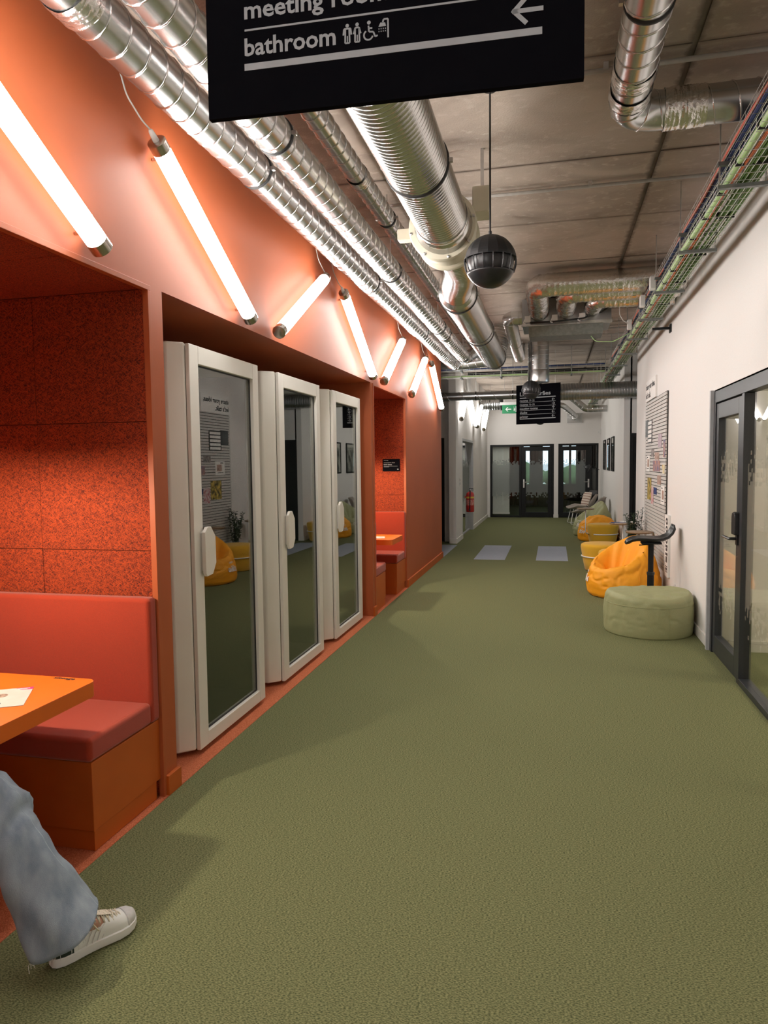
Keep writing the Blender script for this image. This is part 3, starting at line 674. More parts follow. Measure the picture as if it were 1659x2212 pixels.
# ================================================================== PERSON sitting in the near niche
per = thing('person','person in light blue wide-leg jeans and white sneakers sitting at the picture edge','person',(-2.05,1.6,0))
FD = Vector((.47,.883,0)).normalized(); FR = Vector((FD.y,-FD.x,0))
def skin_body():
    J = {}; E = []; Rr = {}
    def v(n, p, r, par=None):
        J[n] = len(J); P.append(p); RR.append(r)
        if par is not None: E.append((J[par],J[n]))
    P = []; RR = []
    v('pel',(-2.15,1.60,.60),(.125,.10)); v('wai',(-2.15,1.58,.76),(.115,.085),'pel'); v('che',(-2.15,1.57,.98),(.135,.095),'wai'); v('nk0',(-2.15,1.575,1.13),(.07,.06),'che'); v('nk',(-2.15,1.59,1.20),(.048,.05),'nk0')
    v('jaw',(-2.15,1.625,1.27),(.058,.07),'nk'); v('hd',(-2.15,1.62,1.35),(.075,.092),'jaw'); v('top',(-2.15,1.61,1.42),(.06,.07),'hd')
    for s,nm,kn,an,toe in ((1,'r',(-1.775,1.865,.49),(-1.53,1.90,.12),(-1.46,2.05,.05)),(-1,'l',(-2.21,2.02,.49),(-2.20,2.06,.12),(-2.20,2.22,.05))):
        v('hip'+nm,(-2.15+s*.09,1.62,.585),(.085,.085),'pel'); v('kn'+nm,kn,(.055,.055),'hip'+nm)
        mid = tuple(kn[i]*.6+an[i]*.4 for i in range(3)); v('cf'+nm,mid,(.052,.052),'kn'+nm); v('an'+nm,an,(.034,.036),'cf'+nm); v('to'+nm,toe,(.03,.025),'an'+nm)
        v('sh'+nm,(-2.15+s*.17,1.575,1.10),(.055,.055),'nk0'); v('el'+nm,(-2.15+s*.22,1.66,.86),(.038,.038),'sh'+nm); v('wr'+nm,(-2.15+s*.10,1.86,.79),(.026,.024),'el'+nm)
        v('pa'+nm,(-2.15+s*.09,1.93,.775),(.036,.016),'wr'+nm)
        for i in range(5):
            ox = (-.032,-.012,.008,.026,.0)[i]; L = (.075,.085,.08,.06,.0)[i]
            if i < 4:
                v('f%d'%i+nm,(-2.15+s*.09+ox,1.97,.772),(.0095,.0085),'pa'+nm); v('g%d'%i+nm,(-2.15+s*.09+ox*1.2,1.97+L*.55,.768),(.0085,.008),'f%d'%i+nm); v('h%d'%i+nm,(-2.15+s*.09+ox*1.2,1.97+L,.757),(.0075,.007),'g%d'%i+nm)
            else:
                v('f4'+nm,(-2.15+s*.09-s*.045,1.93,.772),(.0105,.0095),'pa'+nm); v('g4'+nm,(-2.15+s*.09-s*.062,1.965,.766),(.0095,.009),'f4'+nm)
    me = bpy.data.meshes.new('body'); me.from_pydata([(p[0]+2.05,p[1]-1.6,p[2]) for p in P],E,[]); me.materials.append(MATS['skin'])
    o = bpy.data.objects.new('body',me); link(o,per)
    md = o.modifiers.new('skin','SKIN'); md.use_smooth_shade = True
    sv = me.skin_vertices[0].data if me.skin_vertices else None
    if sv is None:
        bpy.context.view_layer.objects.active = o
    for i, r in enumerate(RR): me.skin_vertices[0].data[i].radius = r
    me.skin_vertices[0].data[0].use_root = True
    ss = o.modifiers.new('sub','SUBSURF'); ss.levels = 1; ss.render_levels = 2
    return o
skin_body()
# face and hair
fm = MB()
for s in (-1,1): fm.lathe([(.0,.0),(.011,.004),(.012,.01),(.0,.016)],10,(-2.15+s*.032,1.695,1.352),axis='Y')
obj('eyes', fm, 'shoe_sole', per, smooth=True)
obj('nose', MB().grid([[(-2.15+x*.5,1.70,1.36),(-2.15+x*.7,1.712,1.34),(-2.15+x,1.722,1.32),(-2.15+x*.6,1.705,1.312)] for x in (-.014,0,.014)]), 'skin', per, smooth=True)
obj('mouth', MB().tube([(-2.172,1.690,1.285),(-2.15,1.697,1.283),(-2.128,1.690,1.285)],.005,6), mat('lips',(.42,.14,.12),.5,noise_scale=20,col2=(.46,.16,.14)), per, smooth=True)
for s in (-1,1): obj('ear', MB().lathe([(.0,-.008),(.022,-.004),(.024,.004),(.0,.008)],10,(-2.15+s*.085,1.615,1.34),axis='X'), 'skin', per, smooth=True)
hm = MB(); rows = []
for i in range(10):
    a = math.pi*.5*i/9; z = 1.36+.095*math.cos(a*1.15); r = .005+.098*math.sin(a*1.05)
    rows.append([(-2.15+r*.86*math.cos(b),1.598+r*math.sin(b)*(1.0 if math.sin(b)<.3 else .82),z-(.12*max(0,-math.sin(b)+.2) if i>6 else 0)*(i-6)/3) for b in [2*math.pi*k/24 for k in range(24)]])
o = obj('hair', hm.grid(rows,True,True,False), 'hair', per, smooth=True); o.modifiers.new('s','SOLIDIFY').thickness = .012
# sweater
sw = MB()
def ring(c, rx, ry, z, n=28): return [(c[0]+rx*math.cos(2*math.pi*k/n), c[1]+ry*math.sin(2*math.pi*k/n), z) for k in range(n)]
sw.grid([ring((-2.15,1.60),.165,.125,.62),ring((-2.15,1.59),.155,.118,.74),ring((-2.15,1.575),.165,.122,.95),ring((-2.15,1.575),.175,.115,1.06),ring((-2.15,1.575),.12,.09,1.145),ring((-2.15,1.58),.065,.06,1.175)],True)
for s in (-1,1): sw.tube([(-2.15+s*.13,1.575,1.09),(-2.15+s*.18,1.58,1.07),(-2.15+s*.225,1.66,.86),(-2.15+s*.16,1.78,.815),(-2.15+s*.11,1.85,.795)],[.075,.072,.058,.046,.038],16)
obj('sweater', sw, 'sweater', per, smooth=True)
# jeans: two lofted legs joined at the hips
def leg(pts, rad, cuff_dir, n=36, amp=.006, seed=0., tilt=.05):
    path = resample(arc_path(pts,.10,8),.018); F = frames(path); rows = []; Ltot = len(path)-1
    for i,p in enumerate(path):
        u = i/Ltot; k = u*(len(rad)-1); a = int(min(k,len(rad)-2)); r = rad[a]*(1-(k-a))+rad[a+1]*(k-a)
        t, nn, bb_ = F[i]; row = []
        w = max(0.,(u-.72)/.28)
        if w > 0:
            hz = Vector((cuff_dir.x,cuff_dir.y,0)); sd = Vector((hz.y,-hz.x,0))
            tz = w*w*(3-2*w)
            nn2 = (nn*(1-tz)+hz*tz).normalized(); 
            sg = 1 if bb_.dot(sd) > 0 else -1
            bb2 = (bb_*(1-tz)+sd*sg*tz).normalized()
        else: nn2, bb2 = nn, bb_
        for j in range(n):
            th = 2*math.pi*j/n; d = nn2*math.cos(th)+bb2*math.sin(th)
            q = p+d*r*(1+.12*w*math.cos(th))
            kn = math.exp(-((u-.5)/.14)**2)
            f = noise.noise(Vector((q.x*14+seed,q.y*14,q.z*9)))*amp*2.2 + kn*.009*math.sin(u*80+2.*math.sin(th*2+seed)) + .0055*math.sin(th*4+seed+u*7)*(.4+w)
            q = q+d*f
            if w > 0: q.z += tilt*w*w*(d.dot(Vector((cuff_dir.x,cuff_dir.y,0))))
            row.append(q)
        rows.append(row)
    return rows
jm = MB()
rowsR = leg([(-2.12,1.56,.60),(-1.80,1.90,.515),(-1.515,1.868,.128)],[.115,.115,.112,.106,.094,.090,.094,.100],FD,seed=1.3)
rowsL = leg([(-2.19,1.57,.60),(-2.215,2.02,.515),(-2.20,2.05,.105)],[.115,.112,.105,.098,.094,.098,.106,.114],Vector((0,1,0)),seed=4.1)
jm.grid(rowsR,True,True,False); jm.grid(rowsL,True,True,False)
jo = obj('jeans', jm, 'denim', per, smooth=True); jo.modifiers.new('s','SOLIDIFY').thickness = -.003
# side seam and frayed hem of the jeans
sm_ = MB(); vc = Vector((0,0,1.6)); mid = rowsR[len(rowsR)*2//3]; ctr = sum((Vector(q) for q in mid),Vector())/len(mid)
js = max(range(len(mid)), key=lambda j: (Vector(mid[j])-ctr).normalized().dot((vc-ctr).normalized()*.8+FD*.75))
sm_.tube([Vector(r[js])+Vector((.0,.0,.001)) for r in rowsR[6:]],.0028,6)
obj('side_seam', sm_, 'denim_seam', jo, smooth=True)
fr = MB()
last = rowsR[-1]
for k in range(70):
    j = random.randrange(len(last)); p = Vector(last[j]); q = p+Vector((random.uniform(-.006,.006),random.uniform(-.006,.006),-random.uniform(.005,.016)))
    fr.tube([p+Vector((0,0,.004)),p.lerp(q,.5)+Vector((random.uniform(-.003,.003),0,0)),q],.0007,3)
for j in (20,21,25):
    p = Vector(last[j]); z1 = max(.012,p.z-.055)
    fr.tube([p+Vector((0,0,.004)),p+Vector((.006,-.004,-.02)),p+Vector((-.004,-.006,-.035)),Vector((p.x+.004,p.y-.012,z1))],.0011,4)
o = obj('frayed_hem', fr, 'denim_fray', jo); stuff(o)
# sneakers
def sneaker(heel, fd, pname):
    fdv = Vector(fd).normalized(); rt = Vector((fdv.y,-fdv.x,0)); h0 = Vector(heel)
    def P(s,w,z): return h0+fdv*s+rt*w+Vector((0,0,z))
    ss = [0,.008,.03,.06,.10,.14,.18,.215,.245,.27,.285,.291]; hw = [.012,.024,.034,.037,.036,.038,.044,.049,.047,.037,.022,.008]
    sole = MB(); rows = []
    for s,w in zip(ss,hw):
        lift = .0 if s < .22 else (s-.22)**2*1.6
        rows.append([P(s,-w,.002+lift),P(s,-w-.003,.008+lift),P(s,-w-.003,.030+lift*.8),P(s,-w+.003,.034+lift*.8),P(s,w-.003,.034+lift*.8),P(s,w+.003,.030+lift*.8),P(s,w+.003,.008+lift),P(s,w,.002+lift)])
    so = sole.grid(rows,True,True,True)
    t = obj(pname, MB().grid([[P(s,w*c,(.030 if s<.22 else .030+(s-.22)**2*1.2)+hh*z) for c,z in [(math.cos(math.pi*k/14),abs(math.sin(math.pi*k/14))**.75) for k in range(15)]] for s,w,hh in zip(ss,[w*.97 for w in hw],[.03,.062,.072,.066,.058,.068,.062,.048,.040,.034,.022,.008])],False), 'shoe_white', per, smooth=True)
    obj('sole', so, 'shoe_sole', t, smooth=True, angle=50)
    tc = MB().grid([[P(s,w*c,(.0312 if s<.22 else .0312+(s-.22)**2*1.2)+hh*z) for c,z in [(math.cos(math.pi*k/14),abs(math.sin(math.pi*k/14))**.75) for k in range(15)]] for s,w,hh in zip(ss[8:],[w*1.0 for w in hw[8:]],[.0405,.0345,.0225,.0085])],False)
    obj('toe_cap', tc, 'shoe_grey', t, smooth=True)
    obj('heel_patch', MB().grid([[P(s,w*c*1.01,.031+hh*z) for c,z in [(math.cos(math.pi*k/14),abs(math.sin(math.pi*k/14))**.75) for k in range(15)]] for s,w,hh in zip(ss[:4],[w*.985 for w in hw[:4]],[.031,.063,.0735,.0675])],False), 'shoe_green', t, smooth=True)
    obj('tongue', MB().grid([[P(s,w,z) for w in (-.02,0,.02)] for s,z in ((.115,.125),(.13,.118),(.16,.103),(.20,.086))]), 'lace', t, smooth=True)
    lc = MB()
    for k in range(6):
        s = .135+.016*k; z = .1065-.0062*k
        for sg in (-1,1):
            lc.tube([P(s,-.032*sg,z-.016),P(s+.004,-.015*sg,z+.002),P(s+.012,.015*sg,z),P(s+.016,.032*sg,z-.020)],.0026,6)
    for sg in (-1,1): lc.tube([P(.13,.0,.112),P(.125,.02*sg,.125),P(.115,.045*sg,.11),P(.13,.05*sg,.085),P(.14,.045*sg,.07)],.0024,6)
    obj('laces', lc, 'lace', t, smooth=True)
    for k in range(4):
        for sg in (-1,1): obj('stitch_line', MB().tube([P(.10+.018*k,sg*.0395,.034),P(.115+.018*k,sg*.036,.062),P(.135+.018*k,sg*.030,.085-.004*k)],.0012,4), 'shoe_grey', t)
    obj('sock', MB().tube([P(.055,0,.06),P(.05,0,.10),P(.035,0,.15)],[.034,.036,.038],14), 'skin', t, smooth=True)
    return t
sneaker((-1.560,1.862,.002),FD,'sneaker'); sneaker((-2.20,1.98,.004),(0,1,0),'sneaker')

# ================================================================== CEILING SERVICES
def clamp_rod(par, p, r, t=(0,1,0), name='clamp', top=3.6, rod=True, w=.011):
    """black rubber clamp ring with bolt ears and a threaded rod to the ceiling"""
    p = Vector(p); t = Vector(t).normalized()
    obj(name, MB().tube([p-t*w,p-t*w*.7,p+t*w*.7,p+t*w],[r+.001,r+.006,r+.006,r+.001],28), 'rubber', par, smooth=True)
    s_ = t.cross(Vector((0,0,1))).normalized() if abs(t.z) < .9 else Vector((1,0,0))
    for sg in (-1,1):
        q = p+s_*sg*(r+.011); obj('clamp_bolt', MB().box(q.x-.011,q.x+.011,q.y-.011,q.y+.011,q.z-.01,q.z+.01), 'steel', par)
    if rod and abs(t.z) < .5 and top-p.z-r > .01: obj('hanger_rod', MB().tube([(p.x,p.y,p.z+r),(p.x,p.y,top-.002)],.005,6), 'steel', par)
def spiral_duct(name, label, pts, r, bend, clamps=(), pitch=.125, mt='galvanised', seg=32, tape=()):
    path = arc_path(pts, bend, 10); L = resample(path,.15)
    t = thing(name, label, 'duct', tuple(L[0]))
    obj('pipe', MB().tube(path, r, seg), mt, t, smooth=True, angle=50)
    obj('spiral_seam', MB().helix(path, r+.001, pitch, .0048), 'seam_metal', t, smooth=True)
    for c in clamps: clamp_rod(t, c, r)
    for (p, d) in tape:
        p = Vector(p); d = Vector(d).normalized(); q = resample([p-d*.05,p+d*.05],.006)
        mb = MB().tube(q,[r+.004+random.uniform(0,.004) for _ in q],32,caps=False); 
        mb.v = [tuple(Vector(v)+Vector((random.uniform(-.002,.002) for _ in range(3)))) for v in mb.v]
        obj('foil_tape', mb, 'foil', t, smooth=True)
    return t
spiral_duct('spiral_duct','galvanised spiral duct closest to the orange wall',[(-1.585,-3.5,3.2),(-1.585,11.75,3.2),(-.95,11.75,3.25),(-.95,11.75,3.6)],.092,.17,
            [(-1.585,y,3.2) for y in (1.0,3.72,6.2,8.7,11.2)],tape=(((-1.585,2.2,3.2),(0,1,0)),((-1.0,11.75,3.25),(1,0,0))))
spiral_duct('spiral_duct','second galvanised spiral duct from the orange wall',[(-1.325,-3.5,3.2),(-1.325,11.1,3.2),(-1.10,11.3,3.40),(-1.10,11.3,3.6)],.090,.15,
            [(-1.325,y,3.2) for y in (1.2,3.36,5.9,8.4,10.8)],tape=(((-1.325,8.9,3.2),(0,1,0)),))
spiral_duct('spiral_duct','thin spiral duct high up, left of the big corrugated duct',[(-1.215,-3.5,3.425),(-1.215,12.0,3.425),(-.8,12.0,3.425),(-.8,12.0,3.6)],.064,.12,
            [(-1.215,y,3.425) for y in (3.0,5.3,7.8,10.3)],pitch=.11,seg=24,tape=(((-1.215,4.5,3.425),(0,1,0)),((-1.215,11.85,3.425),(0,1,0))))
# big corrugated duct with damper fan
def corrug(r, amp, pitch):
    return lambda s: r+amp*(abs(math.sin(math.pi*s/pitch))-.5)
def corrugated(name, label, pts, r, bend, pitch=.036, amp=.007, mt='corrugated', clamps=(), ends=True):
    path = resample(arc_path(pts,bend,12), pitch/5)
    t = thing(name, label, 'duct', tuple(path[0]))
    obj('pipe', MB().tube(path, corrug(r,amp,pitch), 36), mt, t, smooth=True)
    for c in clamps: clamp_rod(t, c, r+.004, w=.014)
    return t
t = corrugated('corrugated_duct','wide corrugated metal duct coming over the big sign to the white fan',[(-.675,-3.5,3.1),(-.675,4.42,3.1)],.158,.1,clamps=[(-.675,y,3.1) for y in (1.4,3.62)])
obj('collar', MB().tube([(-.675,4.40,3.1),(-.675,4.50,3.1),(-.68,4.56,3.1)],[.163,.168,.185],36), 'corrugated', t, smooth=True)
obj('foil_tape', MB().tube([(-.675,4.40+.008*k,3.1) for k in range(6)],[.166+random.uniform(0,.003) for k in range(6)],36,caps=False), 'foil', t, smooth=True)
f = thing('duct_fan','cream plastic duct fan housing between the two corrugated ducts','fan',(-.69,4.7,3.1))
obj('housing', MB().lathe([(.175,-.14),(.212,-.13),(.218,-.115),(.218,-.085),(.198,-.075),(.192,.10),(.205,.11),(.212,.12),(.212,.15),(.20,.16),(.16,.22),(.135,.26)],40,(-.69,4.70,3.1),axis='Y'), 'beige_plastic', f, smooth=True, angle=35)
for k in range(8):
    a = 2*math.pi*k/8+.2; obj('bolt', MB().lathe([(.0,-.145),(.009,-.143),(.009,-.13)],8,(-.69+.203*math.cos(a),4.70,3.1+.203*math.sin(a)),axis='Y'), 'steel', f)
obj('junction_box', MB().box(-.505,-.40,4.62,4.80,3.18,3.34), 'beige_plastic', f, bevel=.006)
obj('terminal_box', MB().box(-1.0,-.905,4.66,4.74,3.06,3.13), 'beige_plastic', f, bevel=.005)
obj('bracket', MB().box(-.46,-.44,4.70,4.72,3.34,3.598).box(-.70,-.68,4.70,4.72,3.32,3.598), 'steel', f)
t = corrugated('corrugated_duct','narrow corrugated duct leaving the white fan with an S-shaped offset',[(-.69,4.94,3.1),(-.69,5.55,3.1),(-.72,5.75,3.1),(-.80,6.1,3.1),(-.83,6.35,3.1)],.128,.3,pitch=.04,amp=.008)
t = corrugated('corrugated_duct','wide corrugated duct in the middle of the corridor ending in an elbow',[(-.83,6.33,3.1),(-.83,10.6,3.1),(-.83,10.72,3.6)],.162,.2,pitch=.045,amp=.006,clamps=[(-.83,6.45,3.1),(-.83,8.3,3.1),(-.83,10.35,3.1)])
obj('foil_tape', MB().tube([(-.83,8.12+.01*k,3.1) for k in range(8)],[.167+random.uniform(0,.003) for k in range(8)],36,caps=False), 'foil', t, smooth=True)
# duct on the right that turns into the wall
rd = spiral_duct('spiral_duct','spiral duct at the upper right that bends into the white wall',[(.363,-3.5,3.42),(.363,4.07,3.42),(1.288,4.07,3.42)],.095,.18,
            [(.363,3.10,3.42),(.363,.8,3.42)],tape=(((.363,3.62,3.42),(0,1,0)),((.363,3.82,3.42),(0,1,0)),((.60,4.07,3.42),(1,0,0)),((.70,4.07,3.42),(1,0,0))))
obj('joint_ring', MB().tube([(.363,3.86,3.42),(.363,3.872,3.42)],.101,32), 'rubber', rd, smooth=True); obj('wall_collar', MB().tube([(1.24,4.07,3.42),(1.288,4.07,3.42)],.115,32), 'foil', rd, smooth=True)

# plenum box with three foil ducts
pb = thing('plenum_box','galvanised plenum box with a dark unit beneath, foil ducts at its face','plenum box',(.15,9.3,3.27))
obj('body', MB().box(-.38,.67,9.02,9.65,3.27,3.585), 'galvanised_dark', pb, bevel=.004)
obj('lip', MB().box(-.386,.676,8.995,9.03,3.252,3.287), 'galvanised', pb)
obj('unit', MB().prism([(9.10,3.268),(9.60,3.268),(9.53,3.15),(9.16,3.15)],-.30,.58,axis=0), 'strut_metal', pb, bevel=.004)
obj('black_hose', MB().tube(arc_path([(-.28,8.96,3.29),(.0,8.93,3.28),(.34,8.93,3.30),(.58,8.90,3.37),(.69,8.74,3.45)],.1,6),.011,8), 'rubber', pb, smooth=True)
for k,x in enumerate((-.31,.01,.33)):
    c_ = obj('connector', MB().box(x-.034,x+.034,8.93,8.995,3.297,3.364), 'white_plastic', pb); obj('loop', MB().tube([(x-.034,8.94,3.325),(x-.05,8.92,3.28),(x-.022,8.92,3.27)],.007,6), 'white_plastic', c_)
def foil_duct(label, pts, r, bend, seed):
    path = resample(arc_path(pts,bend,12),.016); F = frames(path); rows = []
    for i,p in enumerate(path):
        t,n,b = F[i]; row = []
        for k in range(32):
            a = 2*math.pi*k/32; d = n*math.cos(a)+b*math.sin(a)
            q = p+d*r; u = min(1.,max(0.,(q.x-pts[1][0])/.45)); fx = 1-u*.85
            w = (noise.noise(Vector((q.x*20+seed,q.y*20,q.z*20)))*.009+noise.noise(Vector((q.x*48,q.y*48+seed,q.z*48)))*.005+.005*math.sin(i*2.1))*fx
            row.append(q+d*w)
        rows.append(row)
    t = thing('foil_duct', label, 'duct', tuple(path[0]), group='foil ducts on the plenum box')
    obj('pipe', MB().grid(rows,True,True,True), 'foil', t, smooth=True)
    for s in (.62,.76,.90):
        i = int(len(path)*s); tt,_,_ = F[i]; obj('tape_band', MB().tube([path[i]-tt*.016,path[i]+tt*.016],r+.004,32,caps=False), 'seam_metal', t, smooth=True)
    return t
foil_duct('left and longest crumpled foil duct on the plenum box',[(-.175,9.01,3.43),(-.175,7.72,3.43),(1.288,7.72,3.43)],.118,.18,.3)
foil_duct('middle crumpled foil duct on the plenum box',[(.14,9.01,3.43),(.14,8.12,3.43),(1.288,8.06,3.41)],.110,.17,2.3)
foil_duct('right and shortest crumpled foil duct on the plenum box',[(.45,9.01,3.43),(.47,8.48,3.42),(1.288,8.42,3.395)],.100,.15,5.3)
spiral_duct('spiral_duct','thin spiral duct leaving the left side of the plenum box',[(-.385,9.3,3.42),(-.555,9.3,3.42),(-.555,12.0,3.34),(-.555,12.25,3.34),(-.555,12.4,3.6)],.088,.13,[(-.555,10.9,3.376)],pitch=.07)
# vertical riser that drops to the far cross duct
rs = spiral_duct('riser_duct','upright spiral duct outlet dropping from the ceiling above the far sign',[(-.245,12.25,3.598),(-.245,12.25,2.93)],.170,.22,[],pitch=.075)
obj('outlet_collar', MB().tube([(-.245,12.25,3.12),(-.245,12.25,3.10),(-.245,12.25,2.94),(-.245,12.25,2.92)],[.172,.178,.178,.172],36), 'galvanised', rs, smooth=True, angle=40)
cd = spiral_duct('cross_duct','large spiral duct crossing the corridor behind the far sign',[(-.35,13.86,2.90),(4.88,13.86,2.90)],.155,.1,[],pitch=.05,mt='galvanised_dark')
cd2 = spiral_duct('cross_duct','slimmer smooth duct crossing left behind the far sign',[(-5.98,13.80,2.875),(-.36,13.82,2.875)],.082,.2,[],pitch=.3,mt='galvanised_dark')
for x in (-1.45,-.75): clamp_rod(cd2,(x,13.815,2.875),.082,(1,0,0))
spiral_duct('far_duct','small shiny duct with an S-bend above the right far door',[(.05,18.4,3.20),(.42,18.4,3.20),(.78,18.4,2.89),(1.288,18.4,2.89)],.082,.16,[],pitch=.12)
spiral_duct('far_duct','short shiny duct dropping to a plate on the far wall',[(.0,19.6,3.12),(.25,19.6,3.08),(.58,20.3,2.84),(.58,20.78,2.84)],.075,.14,[],pitch=.12)
o = obj('vent_plate', MB().box(.38,.80,20.77,20.798,2.68,2.95), 'galvanised'); tag(o,'square metal vent plate high on the far wall','vent plate')
t = corrugated('corrugated_duct','short corrugated duct by the exit sign at the far left',[(-1.855,18.8,3.12),(-1.35,18.8,3.12)],.165,.1,pitch=.06,amp=.008,mt='galvanised_dark')
obj('end_cap', MB().tube([(-1.35,18.8,3.12),(-1.28,18.8,3.12)],.178,32), 'rubber', t, smooth=True)
clamp_rod(t,(-1.6,18.8,3.12),.168,(1,0,0))

# ------------------------------------------------------------------ cable trays
def cable_tray(label, axis, a0, a1, c0, c1, z, step=.10, side=.055, brackets=(), rods=True):
    """wire basket; axis 1 runs along Y with c0..c1 in X, axis 0 the other way round"""
    def P(a,c,zz): return (c,a,zz) if axis == 1 else (a,c,zz)
    t = thing('cable_tray', label, 'cable tray', P(a0,(c0+c1)/2,z), group='wire cable trays')
    w = MB(); n = 7
    for k in range(n):
        c = c0+(c1-c0)*k/(n-1); w.tube([P(a0,c,z),P(a1,c,z)],.0019,5)
    for c in (c0,c1):
        for h in (side*.5,side): w.tube([P(a0,c,z+h),P(a1,c,z+h)],.0019,5)
    m_ = int((a1-a0)/step)
    for k in range(m_+1):
        a = a0+step*k; w.tube([P(a,c0,z+side),P(a,c0,z-.003),P(a,c1,z-.003),P(a,c1,z+side)],.0017,4)
    stuff(obj('wire_mesh', w, 'wire_metal', t))
    for b in brackets:
        if axis == 1: obj('bracket', MB().box(c0-.03,c1+.03,b-.015,b+.015,z-.026,z-.006), 'strut_metal', t)
        else: obj('bracket', MB().box(b-.015,b+.015,c0-.03,c1+.03,z-.026,z-.006), 'strut_metal', t)
        if rods:
            for c in (c0-.02,c1+.02): obj('hanger_rod', MB().tube([P(b,c,z-.026),P(b,c,3.598)],.0045,6), 'steel', t)
    return t
br = [4.35+1.255*k for k in range(-5,13)]
tr1 = cable_tray('lower wire cable tray along the right wall, full of green cables',1,-3.5,20.6,.905,1.10,3.11,brackets=br)
tr2 = cable_tray('upper wire cable tray along the right wall, holding blue cables',1,-3.5,12.6,.905,1.10,3.235,brackets=br[:13],rods=False)
tr3 = cable_tray('lower wire cable tray crossing the corridor with green cables',0,-4.5,.95,12.72,12.92,3.11,step=.12,brackets=[-1.6,-.9,.3])
tr4 = cable_tray('upper wire cable tray crossing the corridor with blue cables',0,-4.5,.95,12.72,12.92,3.235,step=.12,brackets=[-1.6,-.9,.3],rods=False)
def cable(mt, axis, a0, a1, c, z, r, label, group, seed):
    pts = []; k = 0; a = a0
    while a < a1+.01:
        dc = .006*math.sin(a*1.7+seed)+.004*math.sin(a*4.1+seed*2); dz = .003*math.sin(a*2.9+seed*3)
        pts.append((c+dc,a,z+dz) if axis == 1 else (a,c+dc,z+dz)); a += .15
    o = obj('cable', MB().tube(pts,r,8), mt, smooth=True)
    return tag(o,label,'cable',group)
g1 = 'green cables in the lower tray'
xs = [1.0,1.018,1.036,1.052,1.068,1.084]
for k,x in enumerate(xs): cable('cable_green',1,-3.5,20.4,x,3.122+(k%2)*.011,.0098,('dark green cable in the lower tray, sixth from the wall','dark green cable in the lower tray, fifth from the wall','dark green cable in the lower tray, fourth from the wall','dark green cable in the lower tray, third from the wall','dark green cable in the lower tray, second from the wall','dark green cable in the lower tray, nearest the wall')[k],g1,k*1.3)
cable('cable_green',1,-3.5,20.4,.975,3.122,.0085,'dark green cable between the orange one and the other greens',None,8.)
cable('cable_pale',1,-3.5,20.4,.928,3.133,.018,'thick pale green cable at the left side of the lower tray',None,.4)
cable('cable_orange',1,-3.5,20.4,.956,3.122,.0085,'orange cable beside the pale green one in the lower tray',None,2.4)
for k,x in enumerate((.930,.952,.974,.996)): cable('cable_blue',1,-3.5,12.5,x,3.250+(k%2)*.010,.0135,('dark blue cable beside the red one in the upper tray','second dark blue cable from the red one in the upper tray','third dark blue cable from the red one in the upper tray','dark blue cable farthest from the red one in the upper tray')[k],'blue cables in the upper tray',k*1.9)
cable('cable_red',1,-3.5,12.5,.915,3.250,.008,'red-orange cable at the left edge of the upper tray',None,3.3)
for k,y in enumerate((12.76,12.80,12.84)): cable('cable_green' if k else 'cable_pale',0,-4.4,.9,y,3.124+.004*k,.016,('pale green cable crossing in the lower cross tray','middle green cable in the lower cross tray','green cable at the far side of the lower cross tray')[k],'cables in the lower cross tray',k*2.2)
for k,y in enumerate((12.75,12.79,12.83)): cable('cable_blue',0,-4.4,.9,y,3.25,.016,('nearest blue cable in the upper cross tray','middle blue cable in the upper cross tray','farthest blue cable in the upper cross tray')[k],'cables in the upper cross tray',k*2.7)
ti = MB()
for k in range(38):
    y = 2.0+.42*k
    ti.box(.905,.950,y-.004,y+.004,3.108,3.156); 
    if k % 2: ti.box(.99,1.095,y-.005,y+.005,3.109,3.147)
stuff(obj('cable_ties', ti, 'rubber', tr1))
for k,(y,z,lab) in enumerate(((6.95,3.20,'pale junction box on the cable tray by the longest foil duct'),(7.7,3.20,'pale junction box on the cable tray by the middle foil duct'),(8.95,3.20,'pale junction box on the cable tray beside the plenum box'))):
    t = thing('junction_box', lab, 'junction box', (.87,y,z), group='junction boxes on the cable tray')
    obj('case', MB().box(.845,.892,y-.045,y+.045,z-.055,z+.055), 'white_plastic', t, bevel=.004)
    obj('green_wire', MB().tube(arc_path([(.885,y,z+.03),(.92,y-.03,z+.06),(.95,y-.05,z+.01),(.96,y+.05,z-.05)],.03,5),.004,6), 'cable_pale', t, smooth=True)
o = thing('wall_bracket','black steel bracket from the cable tray to the right wall','bracket',(1.2,8.7,3.1)); obj('arm', MB().box(1.09,1.289,8.66,8.70,3.075,3.10), 'black_metal', o); obj('plate', MB().box(1.275,1.289,8.63,8.73,3.04,3.13), 'black_metal', o)
o = obj('green_wire', MB().tube(arc_path([(.45,9.3,3.15),(.50,9.25,3.07),(.70,9.2,3.05),(.90,9.15,3.14)],.12,6),.005,6), 'cable_pale', smooth=True); tag(o,'loose pale green wire drooping from the plenum box','wire')
o = obj('white_wire', MB().tube(arc_path([(.745,8.84,3.40),(.75,8.85,3.30),(.79,8.88,3.24),(.86,8.92,3.2)],.06,6),.005,6), 'white_plastic', smooth=True); tag(o,'white wire drooping to the tray junction box','wire')
o = obj('isolator_box', MB().box(.70,.79,8.80,8.87,3.40,3.585), 'white_plastic', bevel=.004); tag(o,'small white isolator box beside the shortest foil duct','box')

